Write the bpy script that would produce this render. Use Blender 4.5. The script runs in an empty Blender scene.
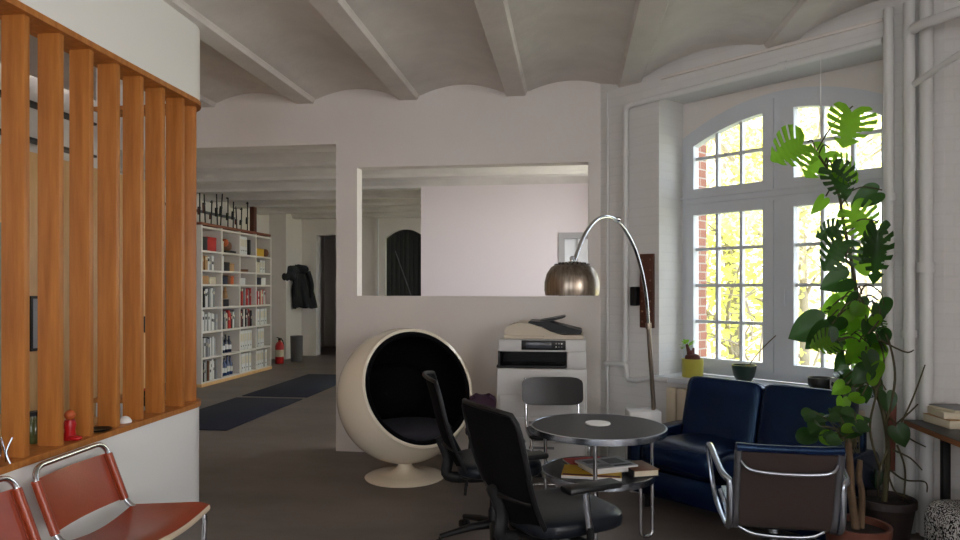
import bpy, bmesh, math, random
from math import sin, cos, pi, radians, sqrt, atan2
from mathutils import Vector as V, Matrix, Quaternion
random.seed(11)
SC = bpy.context.scene
COL = SC.collection

# ------------------------------------------------------------------ camera frame helpers
TH = radians(7.5); FOC = 690.0; HY = 289.0; CH = 1.5
FV = V((-sin(TH), cos(TH), 0)); RV = V((cos(TH), sin(TH), 0))
def camdir(a, b): return RV * a + FV * b
def cam(xc, d, z=0.0): return RV * xc + FV * d + V((0, 0, z))
def at(px, d, z): return cam((px - 480) / FOC * d, d, z)
def atz(px, py, z): return at(px, (CH - z) * FOC / (py - HY), z)
def atd(px, py, d): return at(px, d, CH - (py - HY) * d / FOC)
def aty(px, py, Y): return atd(px, py, Y / (cos(TH) + (px - 480) / FOC * sin(TH)))
def yaw(f): return atan2(f.y, f.x) - pi / 2          # local +Y faces f

# ------------------------------------------------------------------ materials
def lin(c):
    c = c / 255.0
    return c / 12.92 if c <= 0.04045 else ((c + 0.055) / 1.055) ** 2.4
def rgb(r, g, b): return (lin(r), lin(g), lin(b), 1)
MC = {}
def mat(name, col, rough=0.6, metal=0.0, var=0.0, vscale=4.0, bump=0.0, bscale=30.0, stretch=None,
        col2=None, spec=0.5, coat=0.0, trans=0.0):
    if name in MC: return MC[name]
    m = bpy.data.materials.new(name); m.use_nodes = True
    nt = m.node_tree; b = nt.nodes['Principled BSDF']
    b.inputs['Base Color'].default_value = col
    b.inputs['Roughness'].default_value = rough
    b.inputs['Metallic'].default_value = metal
    b.inputs['Specular IOR Level'].default_value = spec
    b.inputs['Coat Weight'].default_value = coat
    tc = nt.nodes.new('ShaderNodeTexCoord')
    mp = nt.nodes.new('ShaderNodeMapping'); nt.links.new(tc.outputs['Object'], mp.inputs['Vector'])
    if stretch: mp.inputs['Scale'].default_value = stretch
    if var > 0 or col2:
        n = nt.nodes.new('ShaderNodeTexNoise'); n.inputs['Scale'].default_value = vscale
        n.inputs['Detail'].default_value = 6; n.inputs['Roughness'].default_value = .6
        nt.links.new(mp.outputs[0], n.inputs['Vector'])
        r = nt.nodes.new('ShaderNodeValToRGB')
        c2 = col2 if col2 else tuple(c * (1 - var) for c in col[:3]) + (1,)
        r.color_ramp.elements[0].position = .32; r.color_ramp.elements[1].position = .68
        r.color_ramp.elements[0].color = c2; r.color_ramp.elements[1].color = col
        nt.links.new(n.outputs[0], r.inputs[0]); nt.links.new(r.outputs[0], b.inputs['Base Color'])
    if bump > 0:
        n2 = nt.nodes.new('ShaderNodeTexNoise'); n2.inputs['Scale'].default_value = bscale
        n2.inputs['Detail'].default_value = 5
        nt.links.new(mp.outputs[0], n2.inputs['Vector'])
        bp = nt.nodes.new('ShaderNodeBump'); bp.inputs['Strength'].default_value = bump
        bp.inputs['Distance'].default_value = .02
        nt.links.new(n2.outputs[0], bp.inputs['Height']); nt.links.new(bp.outputs[0], b.inputs['Normal'])
    if trans > 0:
        t = nt.nodes.new('ShaderNodeBsdfTranslucent')
        mx = nt.nodes.new('ShaderNodeMixShader'); mx.inputs[0].default_value = trans
        t.inputs['Color'].default_value = tuple(min(1, c * 1.6) for c in col[:3]) + (1,)
        out = nt.nodes['Material Output']
        nt.links.new(b.outputs[0], mx.inputs[1]); nt.links.new(t.outputs[0], mx.inputs[2])
        nt.links.new(mx.outputs[0], out.inputs['Surface'])
    MC[name] = m
    return m

def brickmat(name, col, mortar, scale=1.0, bump=.5, rough=.8):
    m = bpy.data.materials.new(name); m.use_nodes = True
    nt = m.node_tree; b = nt.nodes['Principled BSDF']; b.inputs['Roughness'].default_value = rough
    tc = nt.nodes.new('ShaderNodeTexCoord'); sx = nt.nodes.new('ShaderNodeSeparateXYZ'); cx = nt.nodes.new('ShaderNodeCombineXYZ')
    ad = nt.nodes.new('ShaderNodeMath'); ad.operation = 'ADD'
    nt.links.new(tc.outputs['Object'], sx.inputs[0])
    nt.links.new(sx.outputs[0], ad.inputs[0]); nt.links.new(sx.outputs[1], ad.inputs[1])
    nt.links.new(ad.outputs[0], cx.inputs[0]); nt.links.new(sx.outputs[2], cx.inputs[1])
    br = nt.nodes.new('ShaderNodeTexBrick')
    br.inputs['Scale'].default_value = scale
    br.inputs['Brick Width'].default_value = .25; br.inputs['Row Height'].default_value = .075
    br.inputs['Mortar Size'].default_value = .008; br.inputs['Mortar Smooth'].default_value = .6
    br.inputs['Color1'].default_value = col; br.inputs['Color2'].default_value = tuple(c * (.88 if bump > .3 else .98) for c in col[:3]) + (1,)
    br.inputs['Mortar'].default_value = mortar
    nt.links.new(cx.outputs[0], br.inputs['Vector']); nt.links.new(br.outputs[0], b.inputs['Base Color'])
    bp = nt.nodes.new('ShaderNodeBump'); bp.inputs['Strength'].default_value = bump; bp.inputs['Distance'].default_value = .01
    bp.invert = True
    nz = nt.nodes.new('ShaderNodeTexNoise'); nz.inputs['Scale'].default_value = 14
    nt.links.new(tc.outputs['Object'], nz.inputs['Vector'])
    mx = nt.nodes.new('ShaderNodeMath'); mx.operation = 'ADD'
    sc = nt.nodes.new('ShaderNodeMath'); sc.operation = 'MULTIPLY'; sc.inputs[1].default_value = .5
    nt.links.new(nz.outputs[0], sc.inputs[0]); nt.links.new(sc.outputs[0], mx.inputs[0])
    nt.links.new(br.outputs['Fac'], mx.inputs[1]); nt.links.new(mx.outputs[0], bp.inputs['Height'])
    nt.links.new(bp.outputs[0], b.inputs['Normal'])
    MC[name] = m
    return m

def glassmat(name, tint=(1, 1, 1, 1), gl=.06):
    m = bpy.data.materials.new(name); m.use_nodes = True; nt = m.node_tree
    nt.nodes.remove(nt.nodes['Principled BSDF'])
    t = nt.nodes.new('ShaderNodeBsdfTransparent'); t.inputs[0].default_value = tint
    g = nt.nodes.new('ShaderNodeBsdfGlossy'); g.inputs['Roughness'].default_value = .02
    mx = nt.nodes.new('ShaderNodeMixShader'); mx.inputs[0].default_value = gl
    nt.links.new(t.outputs[0], mx.inputs[1]); nt.links.new(g.outputs[0], mx.inputs[2])
    nt.links.new(mx.outputs[0], nt.nodes['Material Output'].inputs['Surface'])
    return m

PAINT = mat('wall_paint', rgb(222, 216, 211), .75, var=.05, vscale=1.2, bump=.15, bscale=9)
PAINTB = brickmat('painted_brick', rgb(214, 213, 211), rgb(210, 209, 207), 1.0, .1)
CEIL = mat('ceiling_plaster', rgb(224, 219, 214), .8, var=.2, vscale=1.5, bump=.6, bscale=6)
FLOOR = mat('floor_screed', rgb(116, 106, 100), .42, var=.38, vscale=1.1, bump=.08, bscale=5, stretch=(1, 1.6, 1))
WHITE = mat('white_lacquer', rgb(238, 238, 235), .45)
SHELFW = mat('shelf_white', rgb(214, 208, 200), .5)
WGLOSS = mat('cream_gloss', rgb(236, 226, 205), .22, coat=.4)
FRAMEW = mat('window_paint', rgb(206, 210, 216), .45, var=.04)
BIRCH = mat('birch_wood', rgb(190, 124, 58), .5, vscale=3, stretch=(9, 9, .7), col2=rgb(162, 98, 40), bump=.03, bscale=12)
BIRCHL = mat('pale_birch', rgb(226, 186, 132), .5, vscale=3, stretch=(7, 7, .8), col2=rgb(208, 164, 108))
PLY = mat('dark_wood', rgb(92, 48, 34), .5, var=.35, vscale=5, stretch=(6, 6, 1))
TAN = mat('tan_leather', rgb(158, 62, 28), .3, var=.22, vscale=5, bump=.06, bscale=90)
TANP = mat('pale_hide', rgb(214, 196, 170), .6, var=.1)
CHROME = mat('chrome', rgb(205, 207, 212), .12, 1.0)
STEEL = mat('brushed_steel', rgb(168, 158, 146), .3, 1.0, vscale=3, stretch=(18, 18, .5), col2=rgb(126, 112, 98))
ALU = mat('polished_aluminium', rgb(178, 186, 198), .25, 1.0)
BLACK = mat('black_plastic', rgb(14, 15, 17), .45, spec=.35)
BLACKG = mat('black_gloss', rgb(8, 8, 10), .24, spec=.18)
MESHF = mat('black_mesh_fabric', rgb(8, 8, 10), .9, bump=.3, bscale=300, spec=.12)
FABB = mat('black_fabric', rgb(9, 9, 12), .95, bump=.2, bscale=120, spec=.1)
FABD = mat('charcoal_cushion', rgb(44, 42, 50), .9, bump=.2, bscale=120)
SEATB = mat('black_seat_vinyl', rgb(12, 18, 26), .38, bump=.05, bscale=80, spec=.28)
NAVY = mat('navy_leather', rgb(8, 22, 54), .27, var=.25, vscale=4, bump=.12, bscale=14)
BROWNM = mat('brown_back_cloth', rgb(48, 36, 32), .85, bump=.1, bscale=200)
MARBLE = mat('white_marble', rgb(222, 222, 222), .25, vscale=4, col2=rgb(196, 197, 200))
TABLE = mat('anthracite_linoleum', rgb(42, 44, 50), .4, var=.1, vscale=8, spec=.35)
PURPLE = mat('plum_fabric', rgb(52, 26, 44), .8)
COPW = mat('copier_white', rgb(206, 205, 203), .5)
COPB = mat('copier_beige', rgb(198, 186, 166), .5)
GREYP = mat('grey_plastic', rgb(120, 122, 126), .5)
SCREEN = mat('dark_display', rgb(62, 66, 74), .2)
RUBBER = mat('rubber_mat', rgb(20, 28, 48), .85, bump=.1, bscale=60)
RED = mat('red_paint', rgb(176, 22, 26), .35)
TERRA = mat('terracotta', rgb(100, 54, 38), .75, var=.2)
SOIL = mat('soil', rgb(38, 28, 22), .95, var=.3, vscale=20)
LEAF = mat('backlit_leaf', rgb(112, 160, 44), .4, var=.2, vscale=9, trans=.72)  # bright copy: daylight passing through the leaf is put into its green
LEAFD = mat('dark_shaded_leaf', rgb(44, 78, 32), .35, var=.25, vscale=9, trans=.4)  # darker copy, also for leaves with no daylight shining through
LEAFY = mat('fresh_green_leaf', rgb(116, 160, 36), .4, var=.15, vscale=9, trans=.6)
STEM = mat('green_brown_stem', rgb(76, 70, 42), .7, var=.3)
BARK = mat('bark', rgb(104, 82, 60), .9, var=.35, vscale=14, bump=.5, bscale=30)
GLASS = glassmat('pane_glass')
PIPE = mat('painted_pipe', rgb(214, 214, 213), .45)
MUSTARD = mat('mustard_glaze', rgb(176, 168, 66), .35, var=.1)
DKGREEN = mat('dark_green_glaze', rgb(36, 56, 50), .3, var=.3)
STONE = mat('dark_stoneware', rgb(54, 56, 54), .5, var=.3)
DOORD = mat('black_green_door', rgb(34, 38, 36), .6, var=.2)
NAVY.node_tree.nodes['Principled BSDF'].inputs['Specular Tint'].default_value = (.35, .62, 1, 1)
GREYD = mat('grey_shade', rgb(92, 94, 98), .6)
def flat(name, r, g, b, rough=.6): return mat(name, rgb(r, g, b), rough, var=.06, vscale=10)
BK = {k: flat('cover_' + k, *c) for k, c in dict(
    white=(214, 214, 212), black=(30, 30, 34), grey=(128, 130, 132), red=(178, 40, 36), maroon=(96, 28, 30), blue=(28, 52, 96),
    navy=(24, 34, 56), tan=(176, 136, 92), brown=(112, 72, 46), cream=(208, 198, 174), orange=(190, 92, 44), green=(52, 86, 62),
    yellow=(208, 166, 44), silver=(164, 166, 170)).items()}

# ------------------------------------------------------------------ mesh builder
def frames(path, closed=False):
    n = len(path); tans = []
    for i in range(n):
        if closed: t = path[(i + 1) % n] - path[i - 1]
        else: t = path[min(i + 1, n - 1)] - path[max(i - 1, 0)]
        tans.append(t.normalized() if t.length > 1e-9 else V((0, 0, 1)))
    a = V((0, 0, 1)) if abs(tans[0].z) < .9 else V((1, 0, 0))
    u = tans[0].cross(a).normalized(); out = []
    for i, t in enumerate(tans):
        u = (u - t * u.dot(t))
        if u.length < 1e-6: u = t.orthogonal()
        u.normalize(); out.append((u.copy(), t.cross(u)))
    return out

def fillet(pts, r, n=6):
    pts = [V(p) for p in pts]; out = [pts[0]]
    for i in range(1, len(pts) - 1):
        p, a, b = pts[i], pts[i - 1], pts[i + 1]
        da, db = (a - p), (b - p); ra = min(r, da.length * .49, db.length * .49)
        s, e = p + da.normalized() * ra, p + db.normalized() * ra
        for k in range(n + 1):
            t = k / n
            out.append(s * (1 - t) ** 2 + p * 2 * t * (1 - t) + e * t * t)
    out.append(pts[-1])
    return out

def smooth_path(pts, n=6):
    pts = [V(p) for p in pts]; out = []
    for i in range(len(pts) - 1):
        p0, p1, p2, p3 = pts[max(i - 1, 0)], pts[i], pts[i + 1], pts[min(i + 2, len(pts) - 1)]
        for k in range(n):
            t = k / n
            out.append(.5 * (2 * p1 + (p2 - p0) * t + (2 * p0 - 5 * p1 + 4 * p2 - p3) * t * t + (3 * p1 - p0 - 3 * p2 + p3) * t ** 3))
    out.append(pts[-1])
    return out

class MB:
    def __init__(s): s.bm = bmesh.new(); s.mi = 0
    def _add(s, verts, faces, M=None):
        vs = [s.bm.verts.new(M @ V(v) if M else V(v)) for v in verts]
        for f in faces:
            try:
                fc = s.bm.faces.new([vs[i] for i in f]); fc.material_index = s.mi
            except ValueError: pass
        return s
    def merge(s, tmp, M=None):
        tmp.verts.ensure_lookup_table(); tmp.verts.index_update()
        vs = [v.co.copy() for v in tmp.verts]; fs = [[v.index for v in f.verts] for f in tmp.faces]
        tmp.free(); return s._add(vs, fs, M)
    def box(s, c, size, bev=0.0, M=None, seg=2):
        t = bmesh.new(); bmesh.ops.create_cube(t, size=1)
        for v in t.verts: v.co = V((v.co.x * size[0], v.co.y * size[1], v.co.z * size[2]))
        if bev > 0: bmesh.ops.bevel(t, geom=t.edges[:], offset=min(bev, min(size) * .49), segments=seg, affect='EDGES', profile=.5)
        T = Matrix.Translation(V(c))
        return s.merge(t, (M @ T) if M else T)
    def bx(s, a, b, bev=0.0, M=None):
        return s.box([(a[i] + b[i]) / 2 for i in range(3)], [abs(b[i] - a[i]) for i in range(3)], bev, M)
    def tube(s, path, r, n=10, closed=False, M=None, flat=1.0):
        path = [V(p) for p in path]; fr = frames(path, closed); vs = []; fs = []; m = len(path)
        for i, p in enumerate(path):
            rr = r[i] if isinstance(r, (list, tuple)) else r
            for k in range(n):
                a = 2 * pi * k / n
                vs.append(p + fr[i][0] * cos(a) * rr + fr[i][1] * sin(a) * rr * flat)
        for i in range(m if closed else m - 1):
            j = (i + 1) % m
            for k in range(n):
                k2 = (k + 1) % n
                fs.append((i * n + k, i * n + k2, j * n + k2, j * n + k))
        if not closed:
            fs.append(tuple(range(n - 1, -1, -1))); fs.append(tuple((m - 1) * n + k for k in range(n)))
        return s._add(vs, fs, M)
    def lathe(s, prof, n=32, c=(0, 0, 0), M=None, cap=True):
        vs = []; fs = []; m = len(prof)
        for (r, z) in prof:
            for k in range(n):
                a = 2 * pi * k / n; vs.append(V((c[0] + max(r, 1e-4) * cos(a), c[1] + max(r, 1e-4) * sin(a), c[2] + z)))
        for i in range(m - 1):
            for k in range(n):
                k2 = (k + 1) % n; fs.append((i * n + k, i * n + k2, (i + 1) * n + k2, (i + 1) * n + k))
        if cap:
            fs.append(tuple(range(n - 1, -1, -1))); fs.append(tuple((m - 1) * n + k for k in range(n)))
        return s._add(vs, fs, M)
    def sup(s, c, size, e1=.5, e2=.5, M=None, nu=28, nv=14):
        """superellipsoid cushion"""
        def pw(x, e): return math.copysign(abs(x) ** e, x)
        vs = []; fs = []
        for j in range(nv + 1):
            b = -pi / 2 + pi * j / nv
            for i in range(nu):
                a = 2 * pi * i / nu
                vs.append(V((c[0] + size[0] / 2 * pw(cos(b), e1) * pw(cos(a), e2), c[1] + size[1] / 2 * pw(cos(b), e1) * pw(sin(a), e2),
                             c[2] + size[2] / 2 * pw(sin(b), e1))))
        for j in range(nv):
            for i in range(nu):
                i2 = (i + 1) % nu; fs.append((j * nu + i, j * nu + i2, (j + 1) * nu + i2, (j + 1) * nu + i))
        s._add(vs, fs, M); return s
    def prism(s, poly, z0, z1, M=None):
        n = len(poly); vs = [V((p[0], p[1], z0)) for p in poly] + [V((p[0], p[1], z1)) for p in poly]
        fs = [tuple(range(n - 1, -1, -1)), tuple(range(n, 2 * n))] + [(i, (i + 1) % n, n + (i + 1) % n, n + i) for i in range(n)]
        return s._add(vs, fs, M)
    def ring(s, outer, inner, z0, z1, M=None):
        n = len(outer)
        vs = [V((*p, z0)) for p in outer] + [V((*p, z0)) for p in inner] + [V((*p, z1)) for p in outer] + [V((*p, z1)) for p in inner]
        fs = []
        for i in range(n):
            j = (i + 1) % n
            fs += [(i, n + i, n + j, j), (2 * n + i, 2 * n + j, 3 * n + j, 3 * n + i), (i, j, 2 * n + j, 2 * n + i), (n + i, 3 * n + i, 3 * n + j, n + j)]
        return s._add(vs, fs, M)
    def grid(s, fn, nu, nv, M=None, thick=0.0):
        P = [[fn(i / nu, j / nv) for i in range(nu + 1)] for j in range(nv + 1)]
        idx = lambda i, j: j * (nu + 1) + i
        vs = [V(p) for r in P for p in r]; fs = [(idx(i, j), idx(i + 1, j), idx(i + 1, j + 1), idx(i, j + 1)) for j in range(nv) for i in range(nu)]
        if thick:
            nor = []
            for j in range(nv + 1):
                for i in range(nu + 1):
                    a = V(P[j][min(i + 1, nu)]) - V(P[j][max(i - 1, 0)]); b = V(P[min(j + 1, nv)][i]) - V(P[max(j - 1, 0)][i])
                    q = a.cross(b); nor.append(q.normalized() if q.length > 1e-9 else V((0, 0, 1)))
            N = len(vs); vs2 = [v - nor[k] * thick for k, v in enumerate(vs)]
            fs += [tuple(N + k for k in reversed(f)) for f in fs[:]]
            bd = [idx(i, 0) for i in range(nu + 1)] + [idx(nu, j) for j in range(1, nv + 1)] + [idx(i, nv) for i in range(nu - 1, -1, -1)] + [idx(0, j) for j in range(nv - 1, 0, -1)]
            fs += [(bd[k], N + bd[k], N + bd[(k + 1) % len(bd)], bd[(k + 1) % len(bd)]) for k in range(len(bd))]
            vs = vs + vs2
        return s._add(vs, fs, M)
    def cut(s, co, no):
        r = bmesh.ops.bisect_plane(s.bm, geom=s.bm.verts[:] + s.bm.edges[:] + s.bm.faces[:], plane_co=co, plane_no=no, clear_outer=True)
        ed = [e for e in r['geom_cut'] if isinstance(e, bmesh.types.BMEdge)]
        if ed:
            try: bmesh.ops.holes_fill(s.bm, edges=ed)
            except Exception: pass
        return s
    def build(s, name, mats, parent=None, loc=(0, 0, 0), rotz=0.0, smooth=40, sub=0):
        me = bpy.data.meshes.new(name)
        bmesh.ops.recalc_face_normals(s.bm, faces=s.bm.faces[:])
        s.bm.to_mesh(me); s.bm.free()
        for m in (mats if isinstance(mats, (list, tuple)) else [mats]): me.materials.append(m)
        o = bpy.data.objects.new(name, me); COL.objects.link(o)
        o.location = loc; o.rotation_euler = (0, 0, rotz)
        if parent: o.parent = parent
        if smooth:
            for p in me.polygons: p.use_smooth = True
            me.set_sharp_from_angle(angle=radians(smooth))
        if sub:
            md = o.modifiers.new('sub', 'SUBSURF'); md.levels = sub; md.render_levels = sub
        return o

def thing(name, label, cat, loc=(0, 0, 0), rotz=0.0, group=None):
    o = bpy.data.objects.new(name, None); COL.objects.link(o); o.empty_display_size = .1
    o.location = loc; o.rotation_euler = (0, 0, rotz)
    return tag(o, label, cat, group)
def tag(o, label, cat, group=None, kind=None):
    o['label'] = label; o['category'] = cat
    if group: o['group'] = group
    if kind: o['kind'] = kind
    return o
def struct(o): o['kind'] = 'structure'; return o
def dup(root, loc, rotz, label=None, group=None):
    r = root.copy(); COL.objects.link(r); r.location = loc; r.rotation_euler = (0, 0, rotz)
    if label: r['label'] = label
    if group: r['group'] = group
    for ch in list(root.children):
        c = ch.copy(); COL.objects.link(c); c.parent = r
        for g in list(ch.children):
            d = g.copy(); COL.objects.link(d); d.parent = c
    return r
def rotm(axis, ang): return Matrix.Rotation(ang, 4, axis)
def TR(x, y, z): return Matrix.Translation(V((x, y, z)))
SKY, PSIDE, PFRONT, PBACK, SUN, EXPO = 3.9, 98, 12, 37, 26.0, 0.43
# ------------------------------------------------------------------ the room
YB = 6.16                                   # back wall plane
WALLH = 3.55
# canted window wall frame: s along the wall (towards the viewer), n outwards, z up
UV = camdir(.667, -.745).normalized(); NV = camdir(.745, .667).normalized()
C0 = at(606, 6.028, 0)
C0.z = 0
C0 += UV * ((YB - C0.y) / UV.y)             # start the wall exactly on the back wall
S0 = ((at(606, 6.028, 0) - C0).dot(UV))
WM = Matrix(((UV.x, NV.x, 0, C0.x), (UV.y, NV.y, 0, C0.y), (0, 0, 1, 0), (0, 0, 0, 1)))
def wl(s, n, z): return WM @ V((s + S0, n, z))
WM2 = WM @ TR(S0, 0, 0)
WROT = atan2(UV.y, UV.x)
OP0, OP1, SEND = .538, 2.205, 2.53          # window opening and end of the canted wall
E = wl(SEND, 0, 0)
XR, XL, YF = 3.0, -4.5, -4.2

# floor: one polygon for the main room and the room behind
floor_poly = [(-6.4, YB), (-6.4, 17.4), (0.95, 17.4), (0.95, YB + .25), (C0.x, YB + .0), (E.x, E.y), (XR, E.y), (XR, YF), (XL, YF), (XL, YB)]
struct(MB().prism(floor_poly, -.12, 0).build('floor', FLOOR, smooth=0))

# back wall with the wide passage and the long opening
XD = aty(336, 451, YB).x
XO0, XO1 = aty(357, 296, YB).x, aty(588.5, 296, YB).x
ZO0, ZO1 = aty(357, 296, YB).z, (aty(357, 167, YB).z + aty(588, 162.5, YB).z) / 2
ZH = (aty(205, 147, YB).z + aty(333, 145, YB).z) / 2
T = .15
m = MB()
m.bx((-6.6, YB, ZH), (XD, YB + T, WALLH)); m.bx((-6.6, YB, 0), (-4.46, YB + T, ZH))
m.bx((XD, YB, 0), (XO0, YB + T, WALLH)); m.bx((XO0, YB, 0), (XO1, YB + T, ZO0)); m.bx((XO0, YB, ZO1), (XO1, YB + T, WALLH))
m.bx((XO1, YB, 0), (C0.x + .32, YB + T, WALLH))
struct(m.build('wall_back', PAINT, smooth=0))

# canted wall
m = MB()
for a, b in (((0 - S0, 0, 0), (OP0, .6, WALLH)), ((OP1, 0, 0), (SEND, .6, WALLH)), ((OP0, 0, 3.07), (OP1, .6, WALLH)), ((OP0, 0, -.1), (OP1, .6, .78))):
    m.bx(a, b, 0, WM2)
struct(m.build('wall_window', PAINTB, smooth=0))
# lintel flange on the window wall
struct(MB().bx((.56, -.022, 3.2), (2.2, .02, 3.222), .004, WM2).build('trim_1', PAINT))
# right hand walls
m = MB(); m.bx((E.x, E.y, 0), (XR + .3, E.y + .35, WALLH)); struct(m.build('wall_right', PAINTB, smooth=0))
def wall_openings(name, mt, axis, pos, thick, a0, a1, h, ops):
    m = MB()
    def b(u0, u1, z0, z1):
        if axis == 'x': m.bx((pos, u0, z0), (pos + thick, u1, z1))
        else: m.bx((u0, pos, z0), (u1, pos + thick, z1))  # lamp at the second opening is added fill for the far end
    cur = a0
    for (o0, o1, z0, z1) in ops:
        b(cur, o0, 0, h); b(o0, o1, 0, z0); b(o0, o1, z1, h); cur = o1
    b(cur, a1, 0, h)
    return struct(m.build(name, mt, smooth=0))
SIDE_OPS = [(-3.9, -2.1, .9, 3.0), (-1.7, .1, .9, 3.0)]
FRONT_OPS = [(-3.9, -2.2, .9, 3.0), (-1.6, .1, .9, 3.0)]
wall_openings('wall_side', PAINT, 'x', XR, .35, YF, E.y, WALLH, SIDE_OPS)
wall_openings('wall_front', PAINT, 'y', YF - .3, .3, XL - .2, XR + .35, WALLH, FRONT_OPS)
struct(MB().bx((XL - .2, YF, 0), (XL, YB, WALLH)).build('wall_left', PAINT, smooth=0))
# room behind
BOPS = [(7.0, 9.4, .8, 2.95), (11.2, 14.4, .8, 2.95)]  # second opening is unseen, added to brighten the far end of the room
wall_openings('wall_backroom_right', PAINT, 'x', .78, .17, YB + T, 17.5, WALLH, BOPS)
struct(MB().bx((-6.6, YB + T, 0), (-6.4, 17.5, WALLH)).build('wall_backroom_left', PAINT, smooth=0))
YW = 14.9                                    # far wall
XK0, XK1 = aty(316, 350, YW).x, aty(345, 350, YW).x
ZK = aty(325, 235, YW).z
XA0, XA1 = aty(385, 296, YW).x, aty(425, 296, YW).x
ZA0, ZA1 = aty(387, 238, YW).z, aty(405, 229, YW).z
m = MB()
m.bx((-6.4, YW, 0), (XK0, YW + .3, WALLH)); m.bx((XK0, YW, ZK), (XK1, YW + .3, WALLH)); m.bx((XK1, YW, 0), (XA0, YW + .3, WALLH))
arch = [(XA0 + (XA1 - XA0) * k / 12, ZA0 + (ZA1 - ZA0) * (1 - (k / 6 - 1) ** 2)) for k in range(13)]
RX = Matrix(((1, 0, 0, 0), (0, 0, -1, 0), (0, 1, 0, 0), (0, 0, 0, 1)))   # (x, y, z) -> (x, -z, y)
m.prism([(XA0, WALLH)] + arch + [(XA1, WALLH)], -(YW + .3), -YW, RX)
m.bx((XA1, YW, 0), (.78, YW + .3, WALLH))
struct(m.build('wall_far', PAINT, smooth=0))
struct(MB().bx((-6.4, 17.4, 0), (.78, 17.5, WALLH)).build('wall_kitchen', PAINT, smooth=0))
# arched plank door set in the far wall
m = MB()
m.prism([(XA0, 0)] + arch + [(XA1, 0)], -(YW + .2), -(YW + .14), RX)
d1 = struct(m.build('door_1', DOORD, smooth=0))
m = MB(); w = (XA1 - XA0) / 9
for k in range(9): m.bx((XA0 + k * w + .008, YW + .125, .02), (XA0 + (k + 1) * w - .008, YW + .145, ZA0 - .01 + (ZA1 - ZA0) * (1 - (min(abs((k - 4) + (.5 if k > 4 else -.5 if k < 4 else 0)) / 4.5, 1)) ** 2)), .006)
m.build('plank_panel', DOORD, d1)
MB().tube([(XA0 + .2, YW + .12, 2.35), (XA1 - .25, YW + .12, 1.1)], .012).build('brace_rod', GREYD, d1)
# inner partition with a glazed frame
YP = 10.3
XP0 = aty(421, 296, YP).x; ZPT = 3.2
gx0, gx1 = aty(559, 290, YP).x, aty(559, 290, YP).x + .8
gz1 = aty(572, 233, YP).z; gz0 = gz1 - 1.6
m = MB(); m.bx((XP0, YP, 0), (gx0, YP + .12, ZPT)); m.bx((gx0, YP, gz1), (.78, YP + .12, ZPT)); m.bx((gx0, YP, 0), (.78, YP + .12, gz0)); 
if gx1 < .78: m.bx((gx1, YP, gz0), (.78, YP + .12, gz1))
struct(m.build('wall_partition', mat('smooth_white', rgb(230, 220, 221), .7), smooth=0))
gx1 = min(gx1, .78)
m = MB()
fw = .085
g_ = .006
m.ring([(gx0 - g_, gz0 - g_), (gx1, gz0 - g_), (gx1, gz1 + g_), (gx0 - g_, gz1 + g_)], [(gx0 + fw, gz0 + fw), (gx1 - fw, gz0 + fw), (gx1 - fw, gz1 - fw), (gx0 + fw, gz1 - fw)], -(YP + .1), -(YP - .025), RX)
w2 = struct(m.build('window_2', mat('grey_frame', rgb(168, 166, 166), .5), smooth=0))
m = MB()
for k in (1, 2): m.bx((gx0 + (gx1 - gx0) * k / 3 - .012, YP + .01, gz0 + fw), (gx0 + (gx1 - gx0) * k / 3 + .012, YP + .05, gz1 - fw))
for k in (1, 2, 3): m.bx((gx0 + fw, YP + .01, gz1 - .5 * k), (gx1 - fw, YP + .05, gz1 - .5 * k + .024))
m.build('glazing_bars', MC['grey_frame'], w2)
MB().bx((gx0 + fw, YP + .04, gz0 + fw), (gx1 - fw, YP + .05, gz1 - fw)).build('pane', mat('frosted_glass', rgb(226, 228, 230), .25), w2)
# small vent box high on the partition
p = aty(511, 177, YP - .03)
tag(MB().box((0, 0, 0), (.22, .06, .07), .01).build('wall_vent', PAINT, loc=p), 'small white vent box high on the back room partition', 'vent')

# ceilings
BXS = [aty(x, y, YB).x for x, y in ((305, 103), (413, 98), (507, 95), (628, 87))]
pitch = (BXS[3] - BXS[0]) / 3
BX0 = BXS[0]
beams = [BX0 + pitch * k for k in range(-2, 8)]
ZB, ZS, ZC = 3.225, 3.265, 3.345
def vault_profile(xa, xb):
    h = .12; xs = [xa + h + (xb - xa - 2 * h) * k / 12 for k in range(13)]
    return [(x, ZS + (ZC - ZS) * (1 - (k / 6 - 1) ** 2)) for k, x in enumerate(xs)]
m = MB()
for a, b in zip(beams[:-1], beams[1:]):
    pr = [(a, ZS)] + vault_profile(a, b) + [(b, ZS)]
    pr = [(min(max(x, XL - .2), XR + .2), z) for x, z in pr]
    m.prism(pr + [(pr[-1][0], 3.6), (pr[0][0], 3.6)], -(YB + .1), -(YF - .1), RX)
m.cut(wl(0, .3, 0), NV)
struct(m.build('ceiling', CEIL, smooth=30))
for i, x in enumerate(beams):
    if x < XL + .2 or x > XR - .2: continue
    m = MB()
    prof = [(x - .085, ZB), (x + .085, ZB), (x + .095, ZB + .025), (x + .1, ZB + .03), (x + .125, 3.4), (x - .125, 3.4), (x - .1, ZB + .03), (x - .095, ZB + .025)]
    m.prism(prof, -(YB + .05), -(YF - .05), RX).cut(wl(0, .1, 0), NV)
    struct(m.build('trim_%d' % (i + 10), CEIL, smooth=20))
m = MB(); m.bx((-6.5, YB + T, 3.3), (.9, 17.5, 3.5)); struct(m.build('ceiling_backroom', CEIL, smooth=0))
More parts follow.
